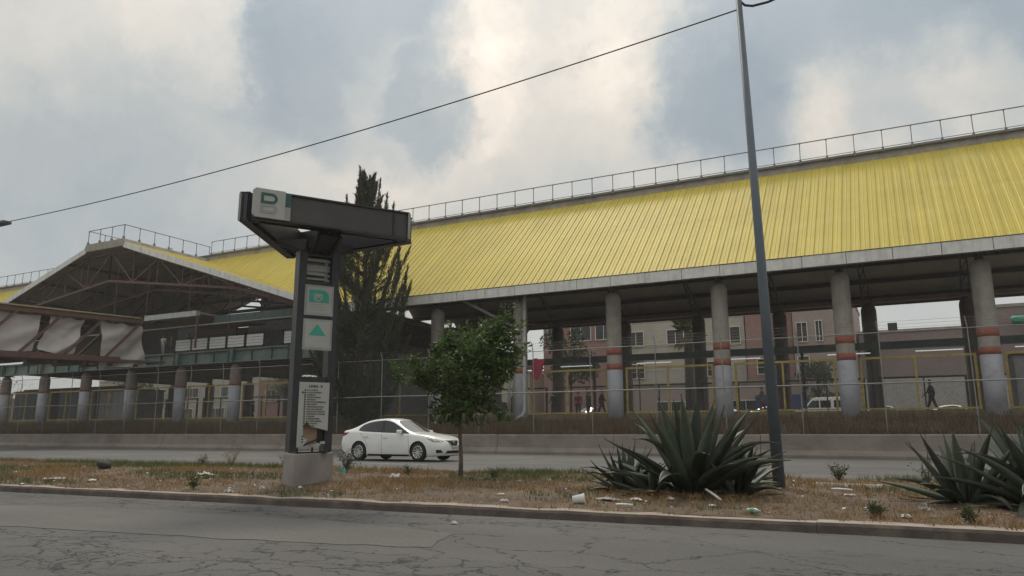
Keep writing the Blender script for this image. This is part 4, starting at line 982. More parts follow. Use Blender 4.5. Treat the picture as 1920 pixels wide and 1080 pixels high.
# van
vn = thing('passenger_van', (-6.6, 72, 1.81), 'white passenger van beyond the station beside a banded column', 'van')
vp = [(-2.6, .35), (-2.65, .9), (-2.55, 1.15), (-1.75, 1.35), (-1.05, 2.2), (-.8, 2.32), (2.4, 2.35), (2.55, 2.2), (2.6, .4)]
vb = MB().extrude([(x_, -.95, z) for x_, z in vp], (0, 1.9, 0)); vme = vb.mesh('body'); vme.materials.append(M_carwhite); bm = bmesh.new(); bm.from_mesh(vme); bmesh.ops.recalc_face_normals(bm, faces=bm.faces); bm.to_mesh(vme); bm.free(); bevel_mesh(vme, .06, 2); link('body', vme, None, vn)
MB().extrude([(-1.5, -.965, 1.42), (-1.0, -.965, 2.05), (-.45, -.965, 2.05), (-.45, -.965, 1.42)], (0, .02, 0)).build('side_window', M_glass_dark, vn, local=True)
for x_ in (-.35, .75, 1.7): MB().span((x_, -.965, 1.42), (x_ + .85, -.945, 2.05)).build('side_window', M_glass_dark, vn, local=True)
MB().poly([(-1.76, -.8, 1.39), (-1.76, .8, 1.39), (-1.1, .75, 2.19), (-1.1, -.75, 2.19)]).build('windshield', M_wsglass, vn, local=True)
wt = MB().tube([(0, -.12, 0), (0, .12, 0)], .34, 20).mesh('wheel'); wt.materials.append(M_tyre)
for x_ in (-1.75, 1.6):
    for y_ in (-.86, .86): link('wheel', wt, None, vn, loc=(x_, y_, .34))
tk = thing('delivery_truck', (-10.6, 75.5, 1.81), 'dark blue covered truck behind the white van', 'truck')
MB().span((-13.0, 74.4, 2.5), (-8.9, 76.6, 4.6)).build('cargo_box', M_carblue, tk); MB().extrude([(-8.85, 74.5, 2.3), (-7.4, 74.5, 2.3), (-7.4, 74.5, 3.3), (-7.9, 74.5, 4.1), (-8.85, 74.5, 4.1)], (0, 2, 0)).build('cab', M_carblue, tk)
for x_ in (-12, -8.2):
    for y_ in (74.6, 76.4): MB().tube([(x_, y_ - .15, 2.26), (x_, y_ + .15, 2.26)], .45, 16).build('wheel', M_tyre, tk)

# ================================================================== TOTEM SIGN
TC = Vector((-9.72, 10.52, 0)); AZ = R(32)
d1 = Vector((math.sin(AZ), math.cos(AZ), 0)); n1 = Vector((math.cos(AZ), -math.sin(AZ), 0)); UP = Vector((0, 0, 1))
tt = thing('totem_sign', (TC.x, TC.y, .12), 'tall dark steel metro totem with letter B head on a concrete block', 'sign')
P = [(-9.92, 10.12), (-9.32, 9.76), (-9.63, 11.10), (-10.2, 11.35)]
bs_ = MB().prism(P, .04, .70); bme = bs_.mesh('concrete_base', wloc(tt)); bm = bmesh.new(); bm.from_mesh(bme); bmesh.ops.recalc_face_normals(bm, faces=bm.faces); bm.to_mesh(bme); bm.free(); bevel_mesh(bme, .02, 2)
M_totbase = mat('totem_concrete', (.30, .27, .25), .9, var=.15, scale=2, dirt=(.19, .16, .14), dirt_amt=.7, dscale=1.4, bump=.3)
base_o = link('concrete_base', bme, M_totbase, tt)
MB().prism([(-9.86, 10.16), (-9.40, 9.88), (-9.62, 10.98), (-10.1, 11.2)], .695, .725).build('base_plate', M_signsteel, tt)
for q in ((-9.5, 10.0), (-9.62, 10.85), (-9.85, 10.2), (-9.52, 10.4)): MB().tube([(q[0], q[1], .72), (q[0], q[1], .80)], .02, 8).build('anchor_bolt', M_signsteel, tt)
def tp(u, n_, z): return TC + d1 * u + n1 * n_ + UP * z      # along the face, towards the viewer's side, height
ZT = 4.42
PH = .31
for u in (-PH, PH):
    b = MB(); b.extrude([tp(u - .07, .16, .72), tp(u + .07, .16, .72), tp(u + .07, -.16, .72), tp(u - .07, -.16, .72)], (0, 0, ZT - .72)); b.build('post', M_signsteel, tt)
for z0, z1 in ((ZT - .10, ZT + .02), (3.76, 3.84), (3.13, 3.18), (1.97, 2.06)):
    MB().extrude([tp(-PH, .13, z0), tp(PH, .13, z0), tp(PH, -.13, z0), tp(-PH, -.13, z0)], (0, 0, z1 - z0)).build('cross_bar', M_signsteel, tt)
def panel(u0, u1, z0, z1, n0, th, m, name, parent, notch=None):
    b = MB(); b.extrude([tp(u0, n0, z0), tp(u1, n0, z0), tp(u1, n0, z1), tp(u0, n0, z1)], n1 * th); return b.build(name, m, parent)
def shape(pts, n0, th, m, name, parent):
    b = MB(); b.extrude([tp(u, n0, z) for u, z in pts], n1 * th); return b.build(name, m, parent)
U0, U1 = -.235, .235
# bare lamp box with slats
lb = panel(U0, U1, 3.84, 4.32, -.10, .02, mat('lamp_box_back', (.16, .16, .155), .6), 'lamp_box', tt)
for k, (z, h) in enumerate(((4.28, .06), (4.16, .035), (4.10, .08), (4.0, .035), (3.91, .035))):
    panel(U0 + .02, U1 - .02, z - h / 2, z + h / 2, -.06, .05, M_signwhite, 'lamp_slat', lb); panel(U1 - .04, U1 + .03, z - .035, z + .01, -.02, .03, M_signwhite, 'slat_hook', lb)
panel(U0 + .02, U1 - .03, 4.0, 4.15, -.065, .03, M_signwhite, 'torn_sheet', lb); panel(U1 - .09, U1 - .03, 3.85, 4.28, -.05, .03, M_signgrey, 'side_channel', lb)
# envelope panel and triangle panel
M_pframe = mat('panel_frame', (.33, .33, .31), .5)
for z0, z1, kind in ((3.19, 3.76, 'env'), (2.55, 3.12, 'tri')):
    pn = panel(U0 - .02, U1 + .05, z0, z1, .10, .075, M_pframe, 'sign_panel', tt)
    fc = panel(U0 + .02, U1 + .01, z0 + .04, z1 - .04, .1755, .006, M_signwhite, 'panel_face', pn)
    if kind == 'env':
        z2 = z1 - .09; q = [(U0 + .06, z2 - .235), (U1 - .04, z2 - .235), (U1 - .04, z2 - .12)]
        for k in range(7): t = k / 6 * math.pi / 2; q.append((U1 - .18 + .14 * math.cos(t), z2 - .12 + .12 * math.sin(t)))
        q.append((U0 + .06, z2)); shape(q, .183, .004, M_signgreen, 'green_field', pn)
        e0, e1, ez0, ez1 = -.115, .095, z2 - .225, z2 - .075
        shape([(e0 + .05, ez0), (e1 - .05, ez0), (e1, ez1), (e0, ez1)], .188, .004, M_signwhite, 'envelope_mark', pn)
        for a, b_ in (((e0, ez1), (.06, ez0)), ((e1, ez1), (-.06, ez0)), ((e0, ez1), (e1 - .05, ez0 + .02)), ((e1, ez1), (e0 + .05, ez0 + .02))): MB().beam(tp(a[0], .194, a[1]), tp(b_[0], .194, b_[1]), .009).build('envelope_line', M_signgreen, pn)
        for k in range(3): panel(-.14, .12, z0 + .10 + k * .05, z0 + .112 + k * .05, .183, .003, M_signgrey, 'caption_line', pn)
    else:
        shape([(-.155, z1 - .30), (.165, z1 - .30), (.005, z1 - .09)], .183, .004, M_signgreen, 'green_triangle', pn)
# list board with its broken lower corner
bd = [(U0 - .03, .80), (U0 + .10, .84), (U0 + .16, .93), (U0 + .08, .98), (U0 + .07, 1.17), (U0 + .13, 1.26), (U0 + .21, 1.16), (U1 - .14, 1.14), (U1 - .02, 1.11), (U1 + .05, 1.09), (U1 + .05, 1.96), (U0 - .03, 1.96)]
board = shape(bd, .10, .08, M_signwhite, 'list_board', tt)
panel(U0 + .08, U1 - .12, 0.86, 1.24, .06, .03, M_cardboard, 'exposed_plywood', tt); panel(U1 - .12, U1 + .04, 0.84, 1.12, .05, .03, M_black, 'hole_shade', tt)  # black sheet paints in the shade inside the broken corner
MB().beam(tp(U0 + .10, .14, .83), tp(U1 - .1, .14, .95), .025).build('broken_edge', M_black, tt)
for k in range(3): MB().box(tp(.05 + k * .08, .15, .82 + .03 * k), (.08, .06, .05), .4 * k).build('broken_chip', M_signwhite, tt)
rotm = Matrix((d1, UP, n1)).transposed()
def put_text(txt, size, u, z, n0, m, parent, align='LEFT', bold=0.0, name='lettering'):
    o = link(name, text_mesh(txt, size, align, .002, bold), m, parent); mt = rotm.to_4x4(); mt.translation = tp(u, n0, z) - wloc(parent); o.matrix_local = mt; return o
put_text('LINEA  B', .065, .03, 1.885, .1825, M_letter, board, 'CENTER', .002)
stops = ['CD. AZTECA', 'PLAZA ARAGON', 'OLIMPICA', 'TECNOLOGICO', 'MUZQUIZ', 'RIO DE LOS REMEDIOS', 'IMPULSORA', 'NEZAHUALCOYOTL', 'VILLA DE ARAGON', 'BOSQUE DE ARAGON', 'DEPORTIVO OCEANIA', 'OCEANIA', 'ROMERO RUBIO', 'R FLORES MAGON', 'SAN LAZARO', 'MORELOS']
for k, s_ in enumerate(stops):
    z = 1.815 - k * .0425
    if z < 1.38 and k > 13: pass
    put_text(s_, .034, U0 + .115, z, .1825, M_letter, board, 'LEFT', .0008); panel(U0 + .065, U0 + .095, z - .014, z + .014, .181, .003, M_letter, 'stop_icon', board)
shape([(U0 + .02, 1.755), (U0 + .045, 1.755), (U0 + .06, 1.7725), (U0 + .045, 1.79), (U0 + .02, 1.79)], .181, .003, M_letter, 'here_marker', board)
for k in range(3): panel(U0 + .05, U0 + .08, 0.88 + k * .05, 0.905 + k * .05, .181, .003, M_letter, 'stop_icon', board)
# head: three beams round a triangle, carried by three tapering arms
S3, CH = 3.45, .30; ZB, ZTOP = 4.68, 5.14
ax = lambda k: Matrix.Rotation(-k * 2 * math.pi / 3, 3, 'Z')
head = MB()
inr = S3 / (2 * math.sqrt(3))
hd = bpy.data.objects.new('sign_head', None); col.objects.link(hd); hd.parent = tt
HO = Vector((0, 0, 0))
for k in range(3):
    m3 = ax(k); d = m3 @ d1; n_ = m3 @ n1
    def hp_(u, nn_, z): return TC + HO + d * u + n_ * nn_ + UP * z
    hl_ = S3 / 2 - CH
    b = MB(); b.extrude([hp_(-hl_, inr - .10, ZB), hp_(hl_, inr - .10, ZB), hp_(hl_, inr - .10, ZTOP), hp_(-hl_, inr - .10, ZTOP)], n_ * .10); be = b.build('head_beam', M_signface, hd)
    for z0, z1 in ((ZB - .035, ZB), (ZTOP, ZTOP + .03)):
        f_ = MB(); f_.extrude([hp_(-hl_, inr - .14, z0), hp_(hl_, inr - .14, z0), hp_(hl_, inr + .035, z0), hp_(-hl_, inr + .035, z0)], (0, 0, z1 - z0)); f_.build('beam_flange', M_signsteel, hd)
    r_ = MB(); r_.extrude([hp_(hl_ - .32, inr, ZB + .02), hp_(hl_ - .28, inr, ZB + .02), hp_(hl_ - .28, inr, ZTOP - .02), hp_(hl_ - .32, inr, ZTOP - .02)], n_ * .02); r_.build('beam_rib', M_signsteel, hd)
    e_ = MB(); e_.extrude([hp_(hl_ - .03, inr + .002, ZB - .03), hp_(hl_ + .02, inr + .002, ZB - .03), hp_(hl_ + .02, inr + .002, ZTOP), hp_(hl_ - .03, inr + .002, ZTOP)], n_ * .04); e_.build('end_strip', M_signgrey, hd)
    # corner plate between this beam and the next, and the arm to it
    m4 = ax(k + 1); dn = m4 @ d1; nn2 = m4 @ n1
    a = hp_(-hl_ - .02, inr - .01, 0); bb = TC + HO + (ax(k - 1) @ d1) * (hl_ + .02) + (ax(k - 1) @ n1) * (inr - .01)
    outd = ((a + bb) / 2 - TC); outd.z = 0; outd.normalize()
    c_ = MB(); c_.extrude([Vector((a.x, a.y, ZB - .03)), Vector((bb.x, bb.y, ZB - .03)), Vector((bb.x, bb.y, ZTOP + .02)), Vector((a.x, a.y, ZTOP + .02))], -outd * .06); c_.build('corner_plate', M_signsteel, hd)
    tip = (a + bb) / 2; perp = Vector((-outd.y, outd.x, 0)); hub = TC + outd * .20
    arm = MB(); w0, w1 = .13, .20
    ptsA = [Vector((hub.x, hub.y, 4.38)), Vector((tip.x, tip.y, ZB - .10)) - outd * .02, Vector((tip.x, tip.y, ZB - .02)) - outd * .06, Vector((hub.x, hub.y, ZB - .02))]
    arm.v = [tuple(p - perp * (w0 if i in (0, 3) else w1)) for i, p in enumerate(ptsA)] + [tuple(p + perp * (w0 if i in (0, 3) else w1)) for i, p in enumerate(ptsA)]
    arm.f = [(0, 1, 2, 3), (7, 6, 5, 4), (0, 4, 5, 1), (1, 5, 6, 2), (2, 6, 7, 3), (3, 7, 4, 0)]; arm.build('arm', M_signface, hd)
    MB().beam(ptsA[0] + perp * .16, ptsA[1] + perp * .2, .05, .07).build('arm_flange', M_signsteel, hd); MB().beam(ptsA[0] - perp * .16, ptsA[1] - perp * .2, .05, .07).build('arm_flange', M_signsteel, hd)
    MB().beam(hub + UP * 4.42 + perp * .1, TC + n_ * (inr - .2) + UP * (ZB), .06).build('brace', M_signsteel, hd)
hubm = MB(); hubm.tube([TC + UP * (ZT - .05), TC + UP * (ZB - .05)], .24, 6); hubm.build('hub', M_signsteel, hd)
# B panel on the front beam
hl_ = S3 / 2 - CH; ub = -hl_ - .03
def hf(u, z, n0=.0): return TC + d1 * u + n1 * (inr + n0) + UP * z
def hshape(pts, n0, th, m, name, parent):
    b = MB(); b.extrude([hf(u, z, n0) for u, z in pts], n1 * th); return b.build(name, m, parent)
pw = .54
bp_ = hshape([(ub, ZB + .03), (ub + .05, ZB - .02), (ub + pw, ZB - .02), (ub + pw, ZTOP + .03), (ub + .04, ZTOP + .03), (ub, ZTOP - .02)], .04, .06, M_signwhite, 'letter_panel', hd)
hshape([(ub + pw, ZB - .02), (ub + pw + .10, ZB - .02), (ub + pw + .10, ZB + .22), (ub + pw, ZB + .22)], .038, .05, M_signgrey, 'side_tab', hd)
hshape([(ub + pw, ZB + .23), (ub + pw + .10, ZB + .23), (ub + pw + .10, ZTOP + .01), (ub + pw, ZTOP + .01)], .038, .05, M_signdarkgreen, 'green_tab', hd)
def half_b(z0, z1, m, open_bottom):
    # stroke outline of one bowl of the B: bar, top, round end, bottom
    u0, u1, t = ub + .13, ub + .41, .048; h = z1 - z0; r_ = h / 2
    outer = [(u0, z0), (u1 - r_, z0)] + [(u1 - r_ + r_ * math.sin(a), z0 + r_ - r_ * math.cos(a)) for a in [math.pi * k / 10 for k in range(1, 10)]] + [(u1 - r_, z1), (u0, z1)]
    ri = r_ - t
    inner = [(u0 + t, z0 + t), (u1 - r_, z0 + t)] + [(u1 - r_ + ri * math.sin(a), z0 + r_ - ri * math.cos(a)) for a in [math.pi * k / 10 for k in range(1, 10)]] + [(u1 - r_, z1 - t), (u0 + t, z1 - t)]
    b = MB(); n_ = len(outer)
    for nn_ in (.101, .106):
        b.v += [tuple(hf(u, z, nn_)) for u, z in outer] + [tuple(hf(u, z, nn_)) for u, z in inner]
    for k in range(n_):
        q = (k + 1) % n_; b.f.append((2 * n_ + k, 2 * n_ + q, 3 * n_ + q, 3 * n_ + k)); b.f.append((k, q, 2 * n_ + q, 2 * n_ + k)); b.f.append((n_ + q, n_ + k, 3 * n_ + k, 3 * n_ + q))
    return b.build('letter_half', m, bp_)
half_b(ZB + .23, ZB + .42, M_signdarkgreen, False); half_b(ZB + .06, ZB + .225, M_signgrey, False)

# ================================================================== LAMP POSTS AND WIRE
lp = thing('lamp_post', (-1.93, 12.66, .12), 'tall blue-grey steel lamp post beside the big agave', 'lamp post')
MB().tube([(-1.93, 12.66, .05), (-1.98, 12.66, 3.6), (-2.09, 12.66, 9.4)], [.096, .078, .048], 16).build('pole', M_post, lp, smooth=True)
MB().tube([(-1.93, 12.66, .05), (-1.93, 12.66, .16)], .15, 12).build('base_collar', M_post, lp)
MB().box((-1.80, 12.60, 1.12), (.05, .05, .12)).build('service_hatch', M_post, lp)
for sg in (1, -1):
    am = MB(); am.tube([(-2.09, 12.66, 9.2), (-2.09 + sg * .8, 12.66, 9.42), (-2.09 + sg * 1.7, 12.66, 9.5)], [.04, .035, .03], 8); am.build('arm', M_post, lp, smooth=True)
    hdm = MB(); hdm.box((-2.09 + sg * 1.95, 12.66, 9.5), (.62, .24, .11)); hm_ = hdm.mesh('lamp_head', wloc(lp)); bevel_mesh(hm_, .03, 2); link('lamp_head', hm_, M_post, lp)
MB().tube([(-2.06, 12.66, 8.66), (-1.98, 12.68, 8.56), (-1.85, 12.7, 8.52), (-1.6, 12.75, 8.55), (-1.3, 12.8, 8.64), (-.9, 12.9, 8.80), (1.5, 13, 9.05), (8, 13, 8.6), (16, 13, 8.5), (26, 13, 9.0)], .022, 6).build('cable_tail', M_black, lp)
lx, ly, lz = -25.35, 13.0, 7.72
lp2 = thing('lamp_post', (lx - 3.0, ly, .1), 'lamp post out of view at the left, only its lamp head showing', 'lamp post')
MB().tube([(lx - 3, ly, 0), (lx - 3, ly, 7.9)], [.115, .07], 14).build('pole', M_post, lp2, smooth=True)
MB().tube([(lx - 3, ly, 7.75), (lx - 1.5, ly, 7.85), (lx - .6, ly, 7.80)], .035, 8).build('arm', M_post, lp2)
q = MB(); q.box((lx - .35, ly, lz + .03), (.8, .28, .10)); qm = q.mesh('lamp_head', wloc(lp2)); bevel_mesh(qm, .03, 2); link('lamp_head', qm, M_post, lp2)
a, b_ = Vector((lx, ly, lz + .04)), Vector((-2.09, 12.66, 8.50))
pts = []
for i in range(41): t = i / 40; p = a.lerp(b_, t); p.z -= .62 * 4 * t * (1 - t) * .5; pts.append(p)
MB().tube(pts, .014, 5).build('overhead_wire', M_black, None, label='thin black cable slung across the sky between the lamp posts', cat='cable')

# ================================================================== TREES AND PLANTS
def leaves(b, c, rad, n_, ln, wd, rnd, up=.4, out=.6, flat=1.0):
    for _ in range(n_):
        while True:
            p = Vector((rnd.uniform(-1, 1), rnd.uniform(-1, 1), rnd.uniform(-1, 1)))
            if p.length < 1: break
        p = p.normalized() * (p.length ** .5)
        q = c + Vector((p.x * rad[0], p.y * rad[1], p.z * rad[2]))
        d = (p * out + Vector((rnd.gauss(0, .6), rnd.gauss(0, .6), rnd.gauss(0, .4) + up))).normalized()
        s = d.cross(Vector((rnd.gauss(0, 1), rnd.gauss(0, 1), rnd.gauss(0, 1)))).normalized(); nn_ = s.cross(d)
        l_ = ln * rnd.uniform(.65, 1.3); w_ = wd * rnd.uniform(.7, 1.2)
        i = len(b.v)
        b.v += [tuple(q), tuple(q + d * l_ * .5 + s * w_ + nn_ * l_ * .08), tuple(q + d * l_ - nn_ * l_ * .10), tuple(q + d * l_ * .5 - s * w_ + nn_ * l_ * .08)]
        b.f += [(i, i + 1, i + 2), (i, i + 2, i + 3)]
M_leaf = leaf_mat('broad_leaf', (.024, .048, .015), (.125, .195, .055), .42, .35)
M_needle = leaf_mat('grey_green_needle', (.022, .029, .018), (.080, .090, .055), .7, .15)
rnd = random.Random(3)
TRX, TRY, TRZ = -8.1, 13.15, .18
tr = thing('broadleaf_tree', (TRX, TRY, TRZ), 'small leafy green tree on the median in front of the station', 'tree')
tb = MB(); tb.tube([(TRX, TRY, .1), (TRX + .01, TRY, .5), (TRX - .03, TRY, 1.1), (TRX - .02, TRY, 1.7), (TRX - .08, TRY, 2.4)], [.058, .043, .038, .034, .022], 9)
clumps = []
for k in range(46):
    t = rnd.random(); a = rnd.uniform(0, 6.28); zz = 1.45 + 1.65 * rnd.random() ** .9
    rmax = 1.02 * math.sin(math.pi * min(.98, max(.12, (zz - 1.2) / 2.45))) ** .7
    rr = rmax * math.sqrt(rnd.random()); clumps.append(Vector((TRX - .02 + rr * math.cos(a) * 1.02, TRY + rr * math.sin(a), zz)))
clumps += [Vector((TRX + .72, TRY + .2, 3.2)), Vector((TRX + .85, TRY + .3, 3.0)), Vector((TRX + .55, TRY, 2.9)), Vector((TRX + .8, TRY + .4, 3.5)), Vector((TRX + .95, TRY + .3, 2.6)), Vector((TRX - .3, TRY, 3.05)), Vector((TRX - 1.0, TRY - .5, 2.3)), Vector((TRX - .2, TRY - .3, 1.5)), Vector((TRX + .3, TRY - .5, 1.55))]
lv = MB()
for c in clumps:
    r_ = rnd.uniform(.20, .36); leaves(lv, c, (r_, r_, r_ * .75), int(150 * r_ / .30), .13, .027, rnd, .15)
    for _ in range(2):
        e_ = (c - Vector((TRX, TRY, 1.9))).normalized() * rnd.uniform(.25, .5) + Vector((rnd.gauss(0, .12), rnd.gauss(0, .12), rnd.uniform(0, .22))); tb.tube([c, c + e_], [.007, .002], 4)
        for q in range(3): leaves(lv, c + e_ * (.5 + .25 * q), (.06, .06, .06), 9, .13, .026, rnd, .3)
    if rnd.random() < .7: s0 = Vector((TRX - .03, TRY, rnd.uniform(1.25, 2.0))); m_ = s0.lerp(c, .5) + Vector((0, 0, .1)); tb.tube([s0, m_, c], [.026, .018, .006], 5)
for b__ in (tb, lv):                                             # crown a little lower and tighter round its stem
    b__.v = [(TRX + (x - TRX) * (1 if z < 1.2 else .95), TRY + (y - TRY) * (1 if z < 1.2 else .95), z if z < 1.3 else 1.40 + (z - 1.3) * .84) for x, y, z in b__.v]
tb.build('trunk', M_bark, tr, smooth=True); lv.build('crown', M_leaf, tr, fix=False)

CX, CY, CZ = -29.1, 35.6, 1.3
cn = thing('conifer_tree', (CX, CY, CZ), 'tall dark conifer with upswept feathery branches behind the totem sign', 'tree')
rnd = random.Random(11); tb = MB(); lv = MB()
tb.tube([(CX, CY, 1.0), (CX - .05, CY, 5), (CX + .1, CY, 10), (CX + .05, CY, 15.5)], [.28, .22, .13, .03], 9)
def crown_r(z): 
    pts_ = [(1.8, .9), (3, 2.4), (5, 3.2), (7.5, 3.2), (9.5, 3.0), (11.5, 2.4), (13.5, 1.5), (15.2, .55), (17.2, .1)]
    for (a, ra), (b, rb_) in zip(pts_, pts_[1:]):
        if a <= z <= b: return ra + (rb_ - ra) * (z - a) / (b - a)
    return .3
def spray(p, d, ln, n_, thick):
    for i in range(n_):
        t = rnd.random(); q = p + d * ln * t + Vector((rnd.gauss(0, thick), rnd.gauss(0, thick), rnd.gauss(0, thick))) * (1.15 - t)
        dd = (d + Vector((rnd.gauss(0, .33), rnd.gauss(0, .33), rnd.gauss(0, .22) + .25))).normalized(); s = dd.cross(Vector((rnd.gauss(0, 1), rnd.gauss(0, 1), rnd.gauss(0, 1)))).normalized()
        l_ = rnd.uniform(.16, .36); k = len(lv.v); w_ = rnd.uniform(.017, .034)
        lv.v += [tuple(q - s * w_), tuple(q + s * w_), tuple(q + dd * l_)]; lv.f.append((k, k + 1, k + 2))
for k in range(170):
    t = (k + rnd.random()) / 170; zt_ = 2.4 + 14.2 * t ** .92; a = k * 2.4 + rnd.uniform(-.4, .4); rr = crown_r(zt_) * ((.35 + .65 * rnd.random() ** .6) if rnd.random() < .7 else rnd.uniform(.95, 1.22))
    tip = Vector((CX + rr * math.cos(a), CY + rr * math.sin(a), zt_)); z0 = max(1.9, zt_ - rr * rnd.uniform(.8, 1.25)); s0 = Vector((CX + .03, CY, z0)); mid = s0.lerp(tip, .55) + Vector((math.cos(a), math.sin(a), -.5)) * rr * .12
    tb.tube([s0, mid, tip], [.05, .03, .008], 4)
    d_ = (tip - mid).normalized(); nn_ = int(260 * (1.0 - .35 * t))
    spray(mid.lerp(tip, .15), (d_ + Vector((0, 0, .7))).normalized(), (tip - mid).length * .9 + .8, nn_, .10); spray(s0.lerp(mid, .3), (mid - s0).normalized(), (mid - s0).length * .8, nn_ // 2, .24)
    if zt_ < 8.5: spray(s0.lerp(mid, .5), Vector((math.cos(a + .5), math.sin(a + .5), .4)).normalized(), 1.2, 150, .30)
for dx, top, z0 in ((-.25, 17.5, 13.5), (.30, 16.8, 13.4), (-.8, 16.5, 13.0), (1.05, 16.5, 13.0), (-1.35, 15.9, 12.4), (1.35, 15.6, 12.6), (1.75, 14.9, 11.5), (-1.7, 14.6, 11.4), (-1.9, 12.6, 10), (2.3, 12.0, 9.2), (2.6, 10.4, 8), (-2.5, 11, 8.4), (.05, 16.8, 12)):
    spray(Vector((CX + dx, CY + rnd.uniform(-.4, .4), z0)), Vector((dx * .05, 0, 1)).normalized(), (top - z0), 380, .11); tb.tube([(CX + dx * .6, CY, z0 - 1.5), (CX + dx, CY, z0), (CX + dx * 1.05, CY, top - .3)], [.04, .025, .006], 4)
tb.build('trunk', M_bark_dark, cn, smooth=True); lv.build('crown', M_needle, cn, fix=False)

def bush_tree(name, label, x, y, z, h, r_, n_, seed, m, trunk=.12):
    rn = random.Random(seed); o = thing(name, (x, y, z), label, 'tree'); t_ = MB(); t_.tube([(x, y, z), (x + .1, y, z + h * .5), (x, y, z + h * .8)], [trunk, trunk * .7, trunk * .25], 7); l_ = MB()
    for k in range(18):
        a = rn.uniform(0, 6.28); rr = r_ * math.sqrt(rn.random()) * .8; c = Vector((x + rr * math.cos(a), y + rr * math.sin(a), z + h * rn.uniform(.42, .95))); q = r_ * rn.uniform(.28, .45)
        leaves(l_, c, (q, q, q * .8), n_ // 18, .28, .075, rn, .1); t_.tube([(x, y, z + h * .4), tuple(c)], [trunk * .4, .01], 4)
    t_.build('trunk', M_bark_dark, o, smooth=True); l_.build('crown', m, o, fix=False); return o
M_leaf2 = leaf_mat('dark_leaf', (.018, .032, .014), (.06, .09, .035), .55, .2)
bush_tree('broadleaf_tree', 'ragged dark tree behind the rear columns beside the white down pipe', -26.6, 61.6, 1.8, 8.6, 2.4, 2600, 5, M_leaf2)
bush_tree('broadleaf_tree', 'dark green tree behind the fourth short column under the passage', -92, 66, 1.8, 6.6, 3.4, 2600, 6, M_leaf2)
bush_tree('broadleaf_tree', 'green tree behind the passage just left of the totem sign', -68.5, 70, 1.8, 7.4, 2.4, 2400, 8, M_leaf)
bush_tree('broadleaf_tree', 'shrubby tree behind the white van, left of a banded column', -7.6, 77.2, 1.8, 6.0, 1.8, 1800, 9, M_leaf2)
bush_tree('broadleaf_tree', 'thin bare-branched tree at the far left edge under the passage', -108, 58, 1.8, 7.0, 2.8, 320, 10, M_leaf2)
# palm
pa = thing('fan_palm', (-17.0, 66, 1.8), 'fan palm with a shaggy crown between two station columns', 'palm')
MB().tube([(-17, 66, 1.7), (-17.05, 66, 5), (-17, 66, 9.9)], [.5, .42, .36], 10).build('trunk', M_bark_dark, pa, smooth=True)
rnd = random.Random(4); fr_m = leaf_mat('palm_frond', (.035, .055, .020), (.11, .13, .05), .5, .2); dead_m = mat('dead_frond', (.17, .125, .075), .9)
for k in range(38):
    az = k * 2.4; el = R(rnd.uniform(-60, 80)); b = MB(); c = Vector((-17, 66, 9.9)); d = Vector((math.cos(az) * math.cos(el), math.sin(az) * math.cos(el), math.sin(el))); s = d.cross(UP).normalized() if abs(d.z) < .98 else Vector((1, 0, 0)); q = c + d * rnd.uniform(.8, 1.15)
    b.beam(c, q, .04)
    for j in range(15):
        a = R(-105 + 15 * j); dd = (d * math.cos(a) + s * math.sin(a)).normalized(); l_ = .95 * (1 - .25 * abs(a) / 2) * rnd.uniform(.85, 1.1); pn = dd.cross(d.cross(s)).normalized(); tip = q + dd * l_ - UP * l_ * .22; i = len(b.v)
        b.v += [tuple(q), tuple(q + dd * l_ * .5 + pn * .04), tuple(tip), tuple(q + dd * l_ * .5 - pn * .04)]; b.f += [(i, i + 1, i + 2), (i, i + 2, i + 3)]
    b.build('frond', fr_m if el > R(-38) else dead_m, pa, fix=False)

